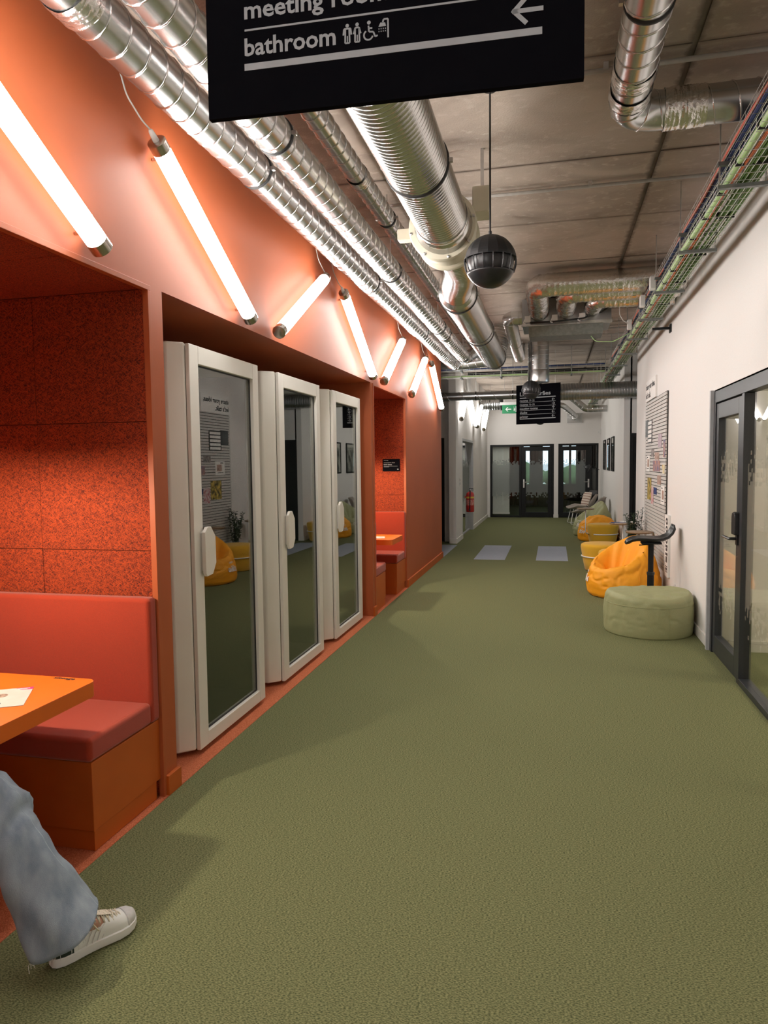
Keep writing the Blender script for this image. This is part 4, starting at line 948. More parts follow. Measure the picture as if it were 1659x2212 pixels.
# ------------------------------------------------------------------ ball speakers
def ball(x, y, z, label):
    r = .14; t = thing('ball_speaker', label, 'speaker', (x,y,z), group='hanging ball speakers')
    def seg(a0,a1,n,rr,k): 
        return [(rr*math.sin(math.radians(a0+(a1-a0)*i/k)), rr*math.cos(math.radians(a0+(a1-a0)*i/k))) for i in range(k+1)]
    obj('upper_shell', MB().lathe(seg(4,84,0,r,12),16,(0,0,0)), mat('speaker_shell',(.010,.0105,.012),.45,noise_scale=10,col2=(.013,.0135,.015)), t, rel=False)
    obj('core', MB().lathe(seg(84,116,0,r*.90,6),32,(0,0,0),caps=False), 'black_plastic', t, rel=False, smooth=True)
    for k in range(16):
        a = 2*math.pi*(k+.5)/16; q = [Vector((rr*math.sin(b)*math.cos(a),rr*math.sin(b)*math.sin(a),rr*math.cos(b))) for rr,b in [(r*.995,math.radians(84+32*i/5)) for i in range(6)]]
        obj('fin', MB().tube(q,.0035,5), 'black_plastic', t, rel=False)
    obj('lower_bowl', MB().lathe(seg(114,178,0,r,12),32,(0,0,0)), 'black_plastic', t, rel=False, smooth=True)
    obj('rim', MB().lathe([(r*.985*math.sin(math.radians(b)),r*.985*math.cos(math.radians(b))) for b in (83,85)]+[(r*1.005*math.sin(math.radians(b)),r*1.005*math.cos(math.radians(b))) for b in (85,83)],32,(0,0,0),caps=False), 'frame_grey', t, rel=False)
    obj('cable', MB().tube([(0,0,r-.002),(0,0,3.598-z)],.005,8), 'black_plastic', t, rel=False); obj('gland', MB().tube([(0,0,r-.004),(0,0,r+.02)],.009,10), 'black_plastic', t, rel=False)
    obj('ceiling_rose', MB().lathe([(.035,3.57-z),(.04,3.575-z),(.04,3.598-z)],20), 'black_plastic', t, rel=False, smooth=True, angle=40)
ball(-.335,3.945,2.68,'black ball speaker hanging nearest the camera'); ball(-.328,11.0,2.68,'black ball speaker hanging in front of the far sign'); ball(-.33,18.7,2.68,'black ball speaker mostly hidden behind the far sign')

# ------------------------------------------------------------------ hanging signs
def hang_sign(A, B, z0, h, label, build):
    A = Vector((*A,z0)); B = Vector((*B,z0)); u = (B-A).normalized(); n = Vector((u.y,-u.x,0)); w = (B-A).length
    if n.y > 0: n = -n
    c = (A+B)/2; t = thing('hanging_sign', label, 'sign', tuple(c))
    def Q(a,v,d=0): return A+u*a+Vector((0,0,v))+n*d
    def slab(x0,x1,v0,v1,d0,d1): 
        return MB().add([Q(x0,v0,d0),Q(x1,v0,d0),Q(x1,v0,d1),Q(x0,v0,d1),Q(x0,v1,d0),Q(x1,v1,d0),Q(x1,v1,d1),Q(x0,v1,d1)],[(0,1,2,3),(7,6,5,4),(4,5,1,0),(5,6,2,1),(6,7,3,2),(7,4,0,3)])
    obj('board', slab(0,w,0,h,-.015,0), 'sign_black', t)
    for a in (.12*w,.88*w): obj('wire', MB().tube([Q(a,h,-.008),Vector((Q(a,h,-.008).x,Q(a,h,-.008).y,3.598))],.002,5), 'steel', t)
    def line(a0,a1,v0,v1): obj('rule', slab(a0,a1,v0,v1,.0002,.0012), 'sign_white', t)
    def txt(s_,size,a,v,width=None,bold=.015,mt='sign_white'): text('lettering',s_,size,Q(a,v,.001),u,(0,0,1),mt,t,bold=bold,width=width)
    def arrow(a,v,s_,L=.055,d='left'):
        mb = MB(); q = .0045*s_; hl = L*.42
        def bar(p0,p1):
            p0 = Vector((p0[0],p0[1],0)); p1 = Vector((p1[0],p1[1],0)); e = (p1-p0).normalized(); m_ = Vector((-e.y,e.x,0))*q; p0 = p0-e*q*.7; p1 = p1+e*q*.7
            ps = [p0-m_,p1-m_,p1+m_,p0+m_]
            mb.add([Q(a+p.x,v+p.y,.001) for p in ps],[(0,1,2,3)])
        if d == 'left': bar((0,0),(L,0)); bar((0,0),(hl,hl)); bar((0,0),(hl,-hl))
        elif d == 'right': bar((0,0),(L,0)); bar((L,0),(L-hl,hl)); bar((L,0),(L-hl,-hl))
        else: bar((L/2,-L/2),(L/2,L/2)); bar((L/2,L/2),(L/2-hl,L/2-hl)); bar((L/2,L/2),(L/2+hl,L/2-hl))
        obj('arrow', mb, 'sign_white', t)
    build(line, txt, arrow, Q, t, w)
    return t
def near(line, txt, arrow, Q, t, w):
    line(.085,.707,.092,.106); line(.087,.707,.1725,.1765); line(.087,.707,.249,.253); line(.087,.707,.326,.330); line(.085,.707,.402,.414)
    txt('bathroom',.051,.086,.1225,.201,.021); txt('meeting rooms',.051,.087,.198,.335,.021); txt('desks',.051,.087,.275,None,.018); txt('rooms',.051,.087,.352,None,.018)
    txt('L. guimarães',.088,.085,.445,.56,.02)
    arrow(.652,.141,1.0,.054); arrow(.652,.215,1.0,.054,'up'); arrow(.652,.29,1.0,.054); arrow(.652,.366,1.0,.054)
    # pictograms: two persons, wheelchair, shower
    mb = MB()
    def disc(a,v,r): mb.add([Q(a+r*math.cos(2*math.pi*k/14),v+r*math.sin(2*math.pi*k/14),.001) for k in range(14)],[tuple(range(14))])
    def st(a0,v0,a1,v1,q=.0017):
        e = Vector((a1-a0,v1-v0,0)).normalized(); m_ = Vector((-e.y,e.x,0))*q
        ps = [(a0-m_.x,v0-m_.y),(a1-m_.x,v1-m_.y),(a1+m_.x,v1+m_.y),(a0+m_.x,v0+m_.y)]; mb.add([Q(*p,.001) for p in ps],[(0,1,2,3)])
    for k,a in enumerate((.312,.333)):
        disc(a,.1565,.0038); sp = .007 if k == 0 else .004
        st(a-sp,.1505,a+sp,.1505); st(a-sp,.1505,a-.0085+.001*k,.138); st(a+sp,.1505,a+.0085-.001*k,.138); st(a-.0042,.149,a-.0048,.122); st(a+.0042,.149,a+.0048,.122); st(a-.0048,.122,a+.0048,.122); st(a,.136,a,.122,.0012)
    disc(.358,.157,.004); st(.357,.151,.358,.139); st(.358,.139,.367,.138); st(.367,.138,.371,.128); st(.371,.128,.376,.130); st(.357,.146,.365,.1455)
    P_ = [(.3565+.0095*math.cos(b),.1325+.0095*math.sin(b)) for b in [math.radians(120+25*k) for k in range(10)]]
    for a,b in zip(P_,P_[1:]): st(*a,*b)
    st(.398,.123,.398,.160); st(.398,.160,.389,.160); st(.389,.160,.387,.154)
    mb.add([Q(a,v,.001) for a,v in ((.378,.146),(.394,.146),(.392,.153),(.382,.154))],[(0,1,2,3)])
    for k in range(4):
        st(.379+.0045*k,.143,.379+.0045*k,.1405,.001); st(.379+.0045*k,.138,.379+.0045*k,.1355,.001)
    obj('pictograms', mb, 'sign_white', t)
hang_sign((-.731,1.469),(.056,1.501),2.35,.575,'large black sign close to the camera reading meeting rooms and bathroom',near)
def far(line, txt, arrow, Q, t, w):
    k = w/1.0
    L, Rr = .085*w, .895*w
    line(L,Rr,.088,.104); 
    for i in range(4): v = .172+.0735*i; line(L,Rr,v,v+.006)
    line(L,Rr,.468,.486)
    for i,(s_,d) in enumerate((('printer','left'),('desks','left'),('meeting rooms','up'),('rooms','right'),('rooms','left'))):
        v = .118+.0735*i; txt(s_,.052,L,v,{'printer':.175,'desks':.155,'meeting rooms':.37,'rooms':.17}[s_]*w/.9,.03)
        if s_ == 'rooms': txt(('70–78','19–35')[i-3],.046,L+.185*w/.9,v,None,.0)
        arrow(.815*w,v+.018,.9,.052,d)
    txt('L. guimarães',.10,L,.515,.63*w/.9,.022)
hang_sign((-.672,13.50),(.120,13.20),2.295,.715,'black hanging sign listing rooms, desks and printer at the far end',far)
# exit sign
t = thing('exit_sign','green exit sign with white arrow, hung left of the far sign','sign',(-.95,17.0,2.8))
obj('housing', MB().box(-1.22,-.66,16.96,17.04,2.935,3.00), 'white_plastic', t, bevel=.006); obj('panel', MB().box(-1.17,-.71,16.99,17.01,2.735,2.935), 'exit_green', t)
mb = MB()
def q2(ps): mb.add([(x,16.9885,z) for x,z in ps],[tuple(range(len(ps)))])
q2([(-1.10,2.835),(-1.05,2.885),(-1.025,2.885),(-1.062,2.848),(-.96,2.848),(-.96,2.822),(-1.062,2.822),(-1.025,2.785),(-1.05,2.785)])
q2([(-.86,2.77),(-.78,2.77),(-.78,2.90),(-.86,2.90)]); q2([(-.90,2.86),(-.885,2.86),(-.875,2.82),(-.89,2.78),(-.905,2.80)]); q2([(-.905,2.875),(-.89,2.875),(-.89,2.89),(-.905,2.89)])
obj('arrow_and_runner', mb, 'exit_white', t)
for x in (-1.12,-.76): obj('wire', MB().tube([(x,17.0,3.0),(x,17.0,3.598)],.003,5), 'steel', t)

# ================================================================== RIGHT SIDE FURNITURE
class Bag:
    """fabric bean bag: side wall up to a rim of varying height, then a hollow or dome"""
    def __init__(s, c, r, rim, hc, seed, lean=.30, hollow=(0,0), wr=1., bulge=.035, btm=.07):
        s.c = Vector(c); s.r = r; s.rim = rim; s.hc = hc; s.seed = seed; s.lean = lean; s.hol = hollow; s.wr = wr; s.bulge = bulge; s.btm = btm
    def rad(s, th, z):
        zz = max(0.,z-.16)
        b = 1+s.bulge*math.sin(math.pi*min(1,z/.32))-s.lean*(zz/.5)**1.5-s.btm*max(0.,(.045-z)/.045)**2
        return s.r*b
    def wrk(s, p, th, z):
        n1 = noise.noise(Vector((p.x*5+s.seed,p.y*5,p.z*7)))*.011+noise.noise(Vector((p.x*11,p.y*11+s.seed,p.z*13)))*.004
        n2 = abs(noise.noise(Vector((math.cos(th)*3.4+s.seed,math.sin(th)*3.4,z*5.))))
        n3 = abs(noise.noise(Vector((math.cos(th)*6.+s.seed,math.sin(th)*6.+4,z*13.))))
        pl = -.010*max(0.,math.sin(th*19+3*math.sin(th*3+s.seed)))**8*math.exp(-((z-.27)/.035)**2)
        return (n1-.020*max(0,.12-n2)/.12*min(1,z/.12)-.006*max(0,.12-n3)/.12*min(1,z/.2)+pl)*s.wr
    def mesh(s, nt=112, ns=30, nr=26):
        rows = []
        for i in range(ns+1):
            u = i/ns; row = []
            for k in range(nt):
                th = 2*math.pi*k/nt; hz = s.rim(th); z = hz*u
                R = s.rad(th,z); d = Vector((math.cos(th),math.sin(th),0))
                if u > .86: R -= (.030*((u-.86)/.14)**2)
                p = d*R+Vector((0,0,z)); w = s.wrk(p,th,z) if z > .01 else 0
                row.append(s.c+p+d*w)
            rows.append(row)
        for j in range(1,nr+1):
            v = 1-j/nr*.985; row = []
            for k in range(nt):
                th = 2*math.pi*k/nt; hz = s.rim(th); R = (s.rad(th,hz)-.030)*v
                d = Vector((math.cos(th),math.sin(th),0)); p = d*R+Vector((s.hol[0],s.hol[1],0))*(1-v)
                w = v*v*(3-2*v) if s.hc < .34 else 1-(1-v)**2.2
                if s.hc >= .34: w = v**2.4
                z = hz*w+s.hc*(1-w)
                pl = (.012*math.sin(th*9+s.seed+v*4)*math.exp(-((v-.75)/.2)**2)+.030*math.sin(th*5+s.seed*2+v*3)*math.exp(-((v-.5)/.22)**2)*(1 if s.hc < .34 else .25))*s.wr
                z += noise.noise(Vector((p.x*9+s.seed,p.y*9,s.seed)))*.020*s.wr+pl+noise.noise(Vector((p.x*24+s.seed,p.y*24,3)))*.008*s.wr
                row.append(s.c+p+Vector((0,0,z)))
            rows.append(row)
        return MB().grid(rows,True,True,True)
    def decal(s, name, txt, size, th0, z0, par, bold=.03):
        vs, fs = text_mesh(txt,size,bold,'CENTER'); out = []
        for v in vs:
            th = th0+v.x/s.r; z = z0+v.y; d = Vector((math.cos(th),math.sin(th),0)); p = d*s.rad(th,z)+Vector((0,0,z))
            out.append(s.c+p+d*(s.wrk(p,th,z)+.006))
        obj(name, MB().add(out,fs), 'paper', par)
def cosp(th, a, p): return max(0.,math.cos(th-a))**p
def beanbag(bag, mt, label, group, decals=()):
    t = thing('bean_bag', label, 'bean bag', tuple(bag.c), group=group)
    obj('cover', bag.mesh(), mt, t, smooth=True)
    sm = []
    for a in (.9,3.0,5.05):
        pts = []
        for i in range(16):
            z = .02+i/15*(bag.rim(a)*.80-.02); d = Vector((math.cos(a),math.sin(a),0)); p = d*bag.rad(a,z)+Vector((0,0,z)); pts.append(bag.c+p+d*(bag.wrk(p,a,z)+.001))
        sm.append(pts)
    mb = MB()
    for p in sm: mb.tube(p,.0022,4)
    obj('seam', mb, mt, t)
    bp = [bag.c+Vector((math.cos(a),math.sin(a),0))*(bag.r*.935)+Vector((0,0,.012)) for a in [2*math.pi*k/48 for k in range(49)]]
    obj('piping', MB().tube(bp,.009,6), 'rubber', t, smooth=True)
    for (s_,size,th,z) in decals: bag.decal('print',s_,size,th,z,t)
    return t
beanbag(Bag((.825,8.86,0),.415,lambda th: .340+.180*(1+math.cos(th-.70)),.19,1.7,lean=.34,hollow=(-.08,.02)),'bag_orange','large orange bean bag with a peaked back beside the black stool','orange bean bags',((u'sítio',.12,3.22,.165),('WORK',.035,3.22,.275)))
beanbag(Bag((.885,14.93,0),.385,lambda th: .37+.02*math.sin(th*2),.50,4.4,lean=.30),'bag_orange','rounded orange bean bag between mustard pouf and green bean bag','orange bean bags',((u'sítio',.11,3.75,.165),('WORK',.03,3.75,.27)))
beanbag(Bag((.85,15.86,0),.42,lambda th: .34+.20*(1+math.cos(th-.5)),.30,6.2,lean=.38,hollow=(-.08,-.03)),'bag_green','olive green bean bag with a tall peak against the far right wall',None,((u'sítio',.115,3.85,.215),('WORK',.035,3.85,.325)))
t = beanbag(Bag((.875,7.01,0),.395,lambda th: .372+.014*math.sin(th*2+1),.385,9.1,lean=.04,wr=.4,bulge=.018,btm=.012),'bag_green','round olive green floor pouf in front of the right wall baseboard',None)
bg_ = Bag((.875,7.01,0),.395,lambda th:.355,.385,9.1,lean=.04,wr=.4,bulge=.018,btm=.012)
pl = MB(); rp = []
for k in range(97):
    a = 2*math.pi*k/96; z = .285; d = Vector((math.cos(a),math.sin(a),0)); p = d*bg_.rad(a,z)+Vector((0,0,z)); rp.append(bg_.c+p+d*(bg_.wrk(p,a,z)+.0015))
obj('top_seam', MB().tube(rp,.0025,5), 'bag_green', t, smooth=True)

def pouf(x, y, r, h, label, table=None, rz=0.):
    t = thing('pouf', label, 'pouf', (x,y,0), group='mustard fabric poufs')
    pr = [(r*.30,.006),(r*.78,.006),(r*.81,.014),(r*.88,h*.30),(r*.95,h*.62),(r*1.0,h*.84),(r*.995,h*.90),(r*.97,h*.945),(r*.90,h*.975),(r*.70,h*.992),(r*.35,h*1.0),(.004,h*1.003)]
    obj('cushion', MB().lathe(pr,56,(x,y,0)), 'pouf_mustard', t, smooth=True)
    obj('base', MB().lathe([(r*.74,.0),(r*.74,.007)],32,(x,y,0)), 'rubber', t)
    if table:
        tx, ty, tr, tz = table; zr = h*.52; rr = r*.925+.010
        a1 = math.atan2(ty-y,tx-x); P = [Vector((x+rr*math.cos(a1-a),y+rr*math.sin(a1-a),zr)) for a in [.25+(2*math.pi-.5)*k/56 for k in range(57)]]
        start = [Vector((tx,ty,tz-.012)),Vector((tx,ty,zr+.06)),Vector((tx,ty,zr+.02)).lerp(P[0],.4)]
        obj('ring', MB().tube(start+P,.0095,10), 'white_metal', t, smooth=True)
        obj('tabletop', MB().lathe([(tr*.88,tz-.012),(tr*.97,tz-.004),(tr,tz+.006),(tr-.006,tz+.010)],40,(tx,ty,0)), 'oak', t, smooth=True, angle=40)
    return t
pouf(.715,10.82,.315,.405,'mustard pouf with a white ring and magazines on its side table',(1.01,11.03,.195,.67))
pouf(.90,9.98,.300,.405,'mustard pouf just behind the orange bean bag by the stool',(1.085,9.66,.172,.675))
pouf(.93,14.18,.295,.405,'mustard pouf with white ring standing before the rounded orange bean bag',(.60,13.93,.165,.70))
# magazines on the pouf table
for k,(dx,dy,rz,mt,lab) in enumerate(((-.06,-.03,.3,'cable_blue','blue and white magazine on the pouf side table'),(.06,.04,-.2,'paper','pale magazine on the pouf side table'))):
    t = thing('magazine', lab, 'magazine', (1.01+dx,11.03+dy,.6815+.009*k), rz, 'magazines on the pouf table')
    obj('pages', MB().box(-.095,.095,-.07,.07,0,.007), 'paper', t, rel=False); obj('cover', MB().box(-.096,.096,-.071,.071,.007,.0085), mt, t, rel=False); obj('spine', MB().box(-.098,-.095,-.071,.071,0,.0085), mt, t, rel=False)
# sit-stand stool
sx, sy = 1.00, 7.84
t = thing('stool','black sit-stand stool with an upturned saddle seat','stool',(sx,sy,0))
prof = [(.742,.725,.085),(.760,.752,.105),(.80,.778,.125),(.86,.790,.14),(.95,.788,.15),(1.04,.785,.15),(1.10,.790,.145),(1.15,.812,.14),(1.185,.850,.13),(1.205,.895,.115),(1.212,.925,.095)]
top = []; bot = []; n = len(prof)
rows = []
for i,(x,z,hw) in enumerate(prof):
    a = prof[max(0,i-1)]; b = prof[min(n-1,i+1)]; tg = Vector((b[0]-a[0],0,b[1]-a[1])).normalized(); nr_ = Vector((-tg.z,0,tg.x)); th = .034 if 0 < i < n-1 else .012
    up = []; lo = []
    for k in range(9):
        v = -1+2*k/8; cv = .012*(v*v)
        up.append(Vector((x,sy+v*hw,z+cv))); lo.append(Vector((x,sy+v*hw*.97,z+cv))-nr_*th*(1-.55*abs(v)**3))
    rows.append(up+lo[::-1])
obj('seat', MB().grid(rows,True,True,True), 'black_plastic', t, smooth=True)
obj('seat_plate', MB().box(sx-.10,sx+.10,sy-.06,sy+.06,.728,.750), 'black_metal', t, bevel=.006); obj('column', MB().lathe([(.034,.012),(.034,.40),(.028,.405),(.028,.73)],20,(sx,sy,0)), 'black_metal', t, smooth=True, angle=40)
obj('lever', MB().tube([(sx,sy,.722),(sx-.12,sy-.02,.715)],.006,6), 'black_metal', t); obj('collar', MB().lathe([(.037,.40),(.04,.41),(.04,.43),(.03,.435)],20,(sx,sy,0)), 'frame_grey', t, smooth=True, angle=40)
obj('base', MB().lathe([(.155,0.0),(.16,.006),(.155,.012),(.06,.022),(.036,.035)],36,(sx,sy,0)), 'black_metal', t, smooth=True)
# plant in a pot
px_, py_ = 1.10, 10.42
t = thing('potted_plant','tall dark green bushy plant behind the stool, near the slatted panel','plant',(px_,py_,0))
obj('pot', MB().lathe([(.10,0.0),(.105,.004),(.135,.24),(.138,.25),(.128,.25),(.12,.22),(.0,.215)],28,(px_,py_,0)), 'white_plastic', t, smooth=True, angle=40)
st_ = MB(); lf_ = MB(); tips = []
for k in range(15):
    a = random.uniform(0,6.28); R = random.uniform(.02,.13); top_ = Vector((px_+R*math.cos(a),py_+R*math.sin(a)*1.2,random.uniform(.66,.93)))
    b0 = Vector((px_+.02*math.cos(a),py_+.02*math.sin(a),.215)); mid = b0.lerp(top_,.6)+Vector((random.uniform(-.03,.03),random.uniform(-.03,.03),0))
    P = arc_path([b0,mid,top_],.2,4); st_.tube(P,.004,5); P = resample(P,.022)
    for p in P[8:]:
        for _ in range(2):
            b = random.uniform(0,6.28); e = Vector((math.cos(b),math.sin(b),random.uniform(-.2,.7))).normalized(); L = random.uniform(.028,.05); sd = e.cross(Vector((0,0,1))).normalized()*L*.33
            q = p+e*.008; lf_.add([q,q+e*L*.5+sd+Vector((0,0,.004)),q+e*L,q+e*L*.5-sd+Vector((0,0,.004)),q+e*L*.5-Vector((0,0,.003))],[(0,1,4),(1,2,4),(2,3,4),(3,0,4)])
obj('stems', st_, 'leaf', t); stuff(obj('leaves', lf_, 'leaf', t))
# lounge chairs
def lounge(x, y, rz, label):
    t = thing('lounge_chair', label, 'chair', (x,y,0), rz, 'grey lounge chairs')
    # local: faces -Y
    sh = MB(); rows = []
    for (yy,zz,hw,wing) in ((-.34,.415,.27,.0),(-.30,.425,.30,.0),(-.10,.405,.315,.02),(.12,.385,.32,.06),(.20,.40,.32,.12),(.26,.47,.32,.16),(.31,.58,.31,.15),(.36,.70,.29,.11),(.385,.765,.25,.07)):
        rows.append([Vector((hw*v,yy-wing*abs(v)**3,zz+(.10 if yy<.22 else .0)*abs(v)**4*(1 if yy>-.2 else .2))) for v in [-1+2*k/12 for k in range(13)]])
    o = obj('shell', sh.grid(rows), 'chair_grey', t, rel=False, smooth=True); o.modifiers.new('s','SOLIDIFY').thickness = .028
    for s in (-1,1):
        obj('sled_leg', MB().tube(arc_path([(s*.22,-.22,.385),(s*.29,-.30,.010),(s*.29,.32,.010),(s*.22,.16,.372)],.03,5),.0095,8), 'white_metal', t, rel=False, smooth=True)
    obj('cross_bar', MB().tube([(-.22,-.22,.385),(.22,-.22,.385)],.009,8), 'white_metal', t, rel=False, smooth=True); obj('cross_bar', MB().tube([(-.22,.16,.372),(.22,.16,.372)],.009,8), 'white_metal', t, rel=False, smooth=True)
    return t
lounge(.80,17.28,-1.75,'grey lounge chair on white sled legs, next to the green bean bag'); lounge(.70,18.85,-1.45,'grey lounge chair holding cushions, closest to the far door')
def cushion(x,y,z,rz,tilt,mt,label,stripes):
    t = thing('cushion', label, 'cushion', (x,y,z), rz); rows = []
    for i in range(11):
        u = -1+2*i/10; row = []
        for j in range(11):
            v = -1+2*j/10; th = .055*(max(0,(1-u**4)*(1-v**4)))**.5; row.append((u,v,th))
        rows.append(row)
    def T(u,v,th): 
        c,s = math.cos(tilt),math.sin(tilt); Y,Z = th, v*.19+.19; return (u*.19,Y*c-Z*s*-1*-1,Y*s+Z*c)
    mb = MB().grid([[T(*p) for p in r] for r in rows]); mb.grid([[T(p[0],p[1],-p[2]) for p in r] for r in rows])
    obj('cover', mb, mt, t, rel=False, smooth=True)
    if stripes:
        for v0 in (-.7,-.35,0,.35,.7):
            rr = [[T(-1+2*k/10, v, -.0562*(max(0,(1-(-1+2*k/10)**4)*(1-v**4)))**.5-.0008) for k in range(11)] for v in (v0,v0+.09)]
            obj('stripe', MB().grid(rr), mat('stripe_brown',(.22,.10,.07),.9,noise_scale=30,col2=(.27,.13,.09)), t, rel=False, smooth=True)
cushion(.77,18.70,.45,-1.15,-.30,mat('cushion_cream',(.62,.52,.44),.9,noise_scale=60,col2=(.66,.56,.48)),'striped cream cushion leaning on the far lounge chair',True)
cushion(.90,18.82,.50,-1.15,-.32,'rubber','black cushion behind the striped one on the lounge chair',False)
# floor lamp
t = thing('floor_lamp','dark floor lamp with adjustable arm in the far right corner','lamp',(1.12,19.75,0))
obj('base', MB().lathe([(.14,0.0),(.14,.014),(.03,.02)],28,(1.12,19.75,0)), 'black_metal', t, smooth=True, angle=40); obj('pole', MB().tube([(1.12,19.75,.015),(1.12,19.75,1.42)],.009,8), 'black_metal', t)
obj('arm', MB().tube([(1.20,19.75,1.36),(1.12,19.75,1.42),(.98,19.72,1.50),(.90,19.70,1.47)],.008,8), 'black_metal', t, smooth=True)
hd = MB().lathe([(.02,.10),(.035,.095),(.05,.05),(.095,-.05),(.092,-.05),(.03,.04)],24,(0,0,0),caps=False)
M_ = Matrix.Rotation(.9,3,'Y'); hd.v = [tuple(M_@Vector(v)+Vector((.88,19.70,1.42))) for v in hd.v]
obj('shade', hd, 'frame_grey', t, smooth=True)

# ------------------------------------------------------------------ slatted display panel
sp = thing('slat_panel','tall grey slatted display panel on the right wall behind the bean bag','display panel',(1.28,9.7,1.35))
SY0, SY1, SZ0, SZ1 = 8.76, 10.66, .30, 2.40
obj('backing', MB().box(1.272,1.289,SY0+.01,SY1-.01,SZ0,SZ1), 'slat_gap', sp)
pit = .0428; ns = int((SZ1-SZ0)/pit)
sl = None
for k in range(ns):
    z = SZ0+pit*k
    if sl is None: sl = obj('slat', MB().box(1.262,1.274,SY0,SY1,z,z+pit-.009), 'slat', sp)
    else:
        c = sl.copy(); COL.objects.link(c); c.parent = sp; c.location = (0,0,pit*k)
ib = thing('idea_board','white board above the slatted panel with black lettering','sign',(1.28,10.2,2.55))
obj('board', MB().box(1.268,1.289,9.72,10.68,2.412,2.69), 'paper', ib)
text('lettering','share your ideas,',.105,(1.2672,10.645,2.575),(0,-1,0),(0,0,1),'print_black',ib,bold=.03,width=.86); text('lettering',"let's talk.",.105,(1.2672,10.645,2.455),(0,-1,0),(0,0,1),'print_black',ib,bold=.03,width=.47)
items = [((1395,908,1400,945),'frame_grey','dark framed print at the far edge of the slatted panel',None),((1400,908,1408,958),'black_plastic','black rack with five white cards on the slatted panel','rack'),
 ((1422,937,1429,966),'mauve','mauve leaflet high on the slatted panel',None),((1433,949,1442,988),'poster_a','large colour poster at the near edge of the slatted panel',None),
 ((1397,984,1403,1017),'paper','white sheet with small photos at the far edge of the panel','photo'),((1407,970,1412,987),'poster_b','small dark leaflet left of the brown one on the panel',None),
 ((1415,977,1423,993),'poster_c','small brown leaflet in the middle of the slatted panel',None),((1411,995,1425,1018),'poster_a','wide colour leaflet in the centre of the slatted panel',None),
 ((1431,1004,1441,1023),'poster_d','white and yellow leaflet near the panel edge',None),((1399,1032,1406,1079),'poster_e','long yellow and black brochure strip on the slatted panel',None),
 ((1420,1027,1427,1047),'poster_c','brown leaflet low in the middle of the slatted panel',None),((1407,1052,1411,1089),'poster_f','narrow white and red leaflet on the slatted panel',None),
 ((1412,1053,1418,1068),'cable_blue','small blue leaflet on the slatted panel',None),((1428,1050,1437,1089),'paper','tall white poster with dark print low on the slatted panel','photo')]
mat('mauve',(.35,.27,.33),.6,noise_scale=30,col2=(.55,.45,.48)); mat('poster_a',(.12,.13,.25),.5,noise_scale=14,col2=(.55,.28,.18)); mat('poster_b',(.12,.10,.10),.5,noise_scale=30,col2=(.4,.35,.33))
mat('poster_c',(.30,.16,.11),.5,noise_scale=22,col2=(.55,.42,.36)); mat('poster_d',(.70,.68,.62),.5,noise_scale=18,col2=(.66,.50,.12)); mat('poster_e',(.05,.045,.03),.5,noise_scale=16,col2=(.70,.52,.10)); mat('poster_f',(.72,.66,.64),.5,noise_scale=26,col2=(.52,.12,.16))
for (x0,y0,x1,y1),mtn,lab,ex in items:
    a = at(x0,y0,0,1.258); b = at(x1,y1,0,1.258); yy0, yy1 = sorted((a.y,b.y)); zz1 = (a.z+at(x1,y0,0,1.258).z)/2; zz0 = (b.z+at(x0,y1,0,1.258).z)/2
    yy1 = min(yy1,10.64); yy0 = max(yy0,8.78)
    t = thing('leaflet', lab, 'leaflet', (1.258,(yy0+yy1)/2,(zz0+zz1)/2), group=None)
    obj('sheet', MB().box(1.256,1.2612,yy0,yy1,zz0,zz1), mtn, t)
    obj('holder', MB().box(1.2525,1.2615,yy0-.006,yy1+.006,zz0-.006,zz0), 'white_plastic', t)
    if ex == 'rack':
        for k in range(5):
            h = (zz1-zz0)/5.3; z = zz0+.02+h*k; obj('card', MB().box(1.2545,1.2558,yy0+.03,yy1-.03,z,z+h*.68), 'paper', t)
    if ex == 'photo':
        w = yy1-yy0; h = zz1-zz0
        obj('photo', MB().box(1.2548,1.2558,yy0+.12*w,yy0+.66*w,zz0+.25*h,zz0+.75*h), 'poster_c', t); obj('caption', MB().box(1.2548,1.2558,yy0+.2*w,yy0+.8*w,zz0+.12*h,zz0+.16*h).box(1.2548,1.2558,yy0+.5*w,yy0+.85*w,zz0+.84*h,zz0+.90*h), 'print_black', t)
# upright lettering strip at the panel's near edge
t = thing('lettering_strip','narrow upright white strip with black letters at the panel edge','sign',(1.28,8.64,.62))
obj('strip', MB().box(1.262,1.289,8.50,8.735,.27,.975), 'paper', t)
mb = MB()
def ell(z, h, yc=8.585, w=.075, hole=True):
    n = 16; o_ = [(1.2612,yc+w*math.cos(2*math.pi*k/n),z+h*math.sin(2*math.pi*k/n)) for k in range(n)]; i_ = [(1.2612,yc+w*.45*math.cos(2*math.pi*k/n),z+h*.35*math.sin(2*math.pi*k/n)) for k in range(n)]
    mb.grid([o_,i_],True)
def barz(z0,z1,y0=8.51,y1=8.66): mb.add([(1.2612,y0,z0),(1.2612,y1,z0),(1.2612,y1,z1),(1.2612,y0,z1)],[(0,1,2,3)])
ell(.905,.042); ell(.815,.040); barz(.745,.765,8.51,8.55); ell(.690,.042); barz(.605,.635); barz(.565,.60,8.53,8.64); barz(.515,.545); barz(.435,.505,8.54,8.63); barz(.385,.395); barz(.345,.375,8.53,8.63); barz(.325,.335)
obj('letters', mb, 'print_black', t)
o = thing('wall_socket','small white wall socket low on the right wall behind the green pouf','socket',(1.285,8.15,.22)); obj('plate', MB().box(1.281,1.2895,8.11,8.19,.18,.26), 'white_plastic', o, bevel=.003); obj('outlet', MB().lathe([(.022,1.2795),(.022,1.2815)],16,(0,8.15,.22),axis='X'), 'grey_frame_paint', o)
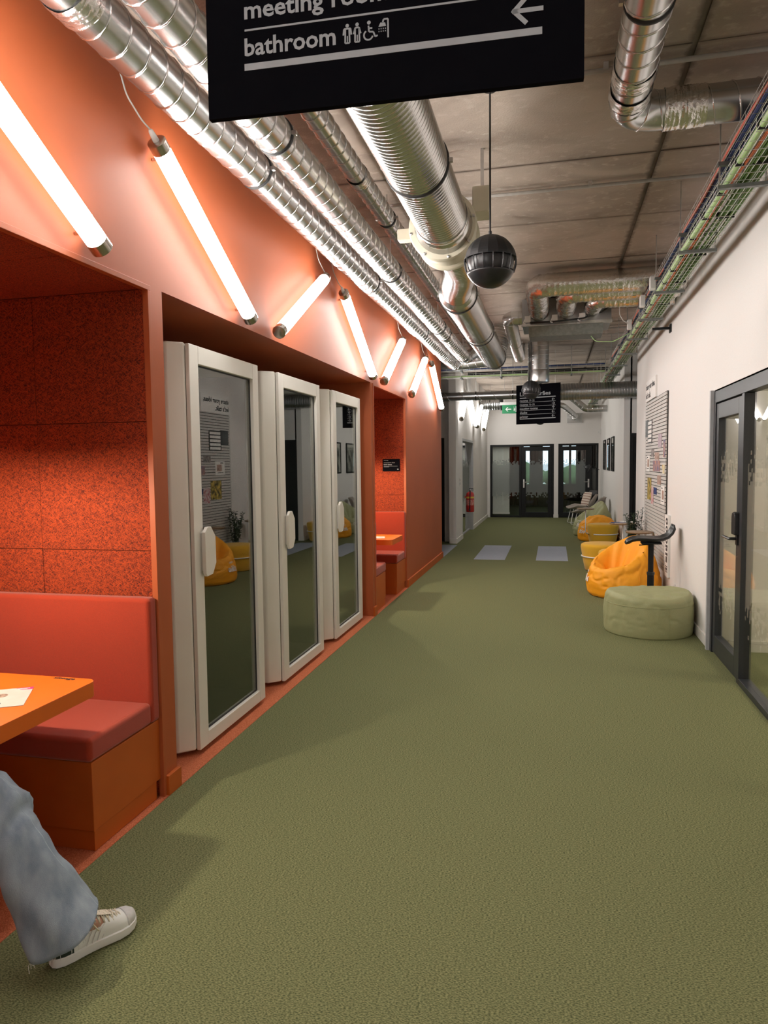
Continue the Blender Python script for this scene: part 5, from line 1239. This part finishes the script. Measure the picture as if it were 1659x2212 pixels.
# pictures on the far right wall
for k,(y0,y1,lab) in enumerate(((16.13,16.85,'nearest of three black framed prints on the far right wall'),(17.35,18.07,'middle one of three black framed prints on the far right wall'),(18.72,19.44,'last of three black framed prints, nearest the far doors'))):
    t = thing('framed_print', lab, 'picture', (1.28,(y0+y1)/2,1.75), group='framed prints on the far right wall')
    z0,z1 = 1.375,2.13; obj('frame', MB().box(1.262,1.289,y0,y0+.03,z0,z1).box(1.262,1.289,y1-.03,y1,z0,z1).box(1.262,1.289,y0+.03,y1-.03,z0,z0+.03).box(1.262,1.289,y0+.03,y1-.03,z1-.03,z1), 'black_metal', t)
    obj('print', MB().box(1.276,1.281,y0+.03,y1-.03,z0+.03,z1-.03), mat('print_grey',(.55,.56,.56),.6,noise_scale=5,col2=(.16,.17,.18),lo=.45,hi=.55), t); obj('glazing', MB().box(1.270,1.272,y0+.03,y1-.03,z0+.03,z1-.03), 'door_glass', t)
# fire extinguisher
ex, ey = -1.745, 15.36
t = thing('fire_extinguisher','red fire extinguisher mounted on the far white wall','fire extinguisher',(ex,ey,.53))
obj('cylinder', MB().lathe([(.05,.53),(.082,.535),(.088,.55),(.088,.90),(.075,.945),(.045,.965),(.025,.97),(.022,.985)],28,(ex,ey,0)), 'ext_red', t, smooth=True)
obj('valve', MB().lathe([(.022,.985),(.022,1.02),(.012,1.03),(.012,1.05)],14,(ex,ey,0)), 'steel', t, smooth=True, angle=40); obj('lever', MB().box(ex-.02,ex+.07,ey-.012,ey+.012,1.035,1.05).box(ex-.01,ex+.08,ey-.012,ey+.012,1.005,1.015), 'black_metal', t)
obj('hose', MB().tube(arc_path([(ex,ey-.02,1.01),(ex+.01,ey-.08,1.0),(ex+.01,ey-.10,.9),(ex+.0,ey-.098,.60)],.05,5),.011,8), 'rubber', t, smooth=True)
obj('nozzle', MB().tube([(ex,ey-.098,.61),(ex,ey-.098,.56)],[.013,.02],10), 'rubber', t)
obj('label_band', MB().lathe([(.0885,.68),(.0885,.80)],28,(ex,ey,0),caps=False), mat('ext_label',(.52,.06,.05),.4,noise_scale=40,col2=(.62,.35,.30)), t, smooth=True); obj('yellow_label', MB().lathe([(.0888,.83),(.0888,.865)],28,(ex,ey,0),caps=False), mat('ext_yellow',(.70,.50,.05),.4,noise_scale=10,col2=(.74,.54,.07)), t, smooth=True)
obj('wall_bracket', MB().box(XW,ex-.06,ey-.02,ey+.02,.84,.88), 'ext_red', t)
t = thing('light_switch','small white double switch on the white pillar above the extinguisher','switch',(XW,14.45,1.2)); obj('plate', MB().box(XW,XW+.01,14.40,14.50,1.13,1.29), 'white_plastic', t, bevel=.003); obj('button', MB().box(XW+.01,XW+.015,14.42,14.48,1.15,1.20).box(XW+.01,XW+.015,14.42,14.48,1.22,1.27), 'grey_frame_paint', t)
t = thing('door_sensor','small white sensor box high in the far right corner','sensor',(1.25,20.7,2.42)); obj('case', MB().box(1.235,1.289,20.66,20.74,2.36,2.47), 'white_plastic', t, bevel=.006); obj('lens', MB().box(1.230,1.236,20.67,20.73,2.38,2.41), 'grey_frame_paint', t)
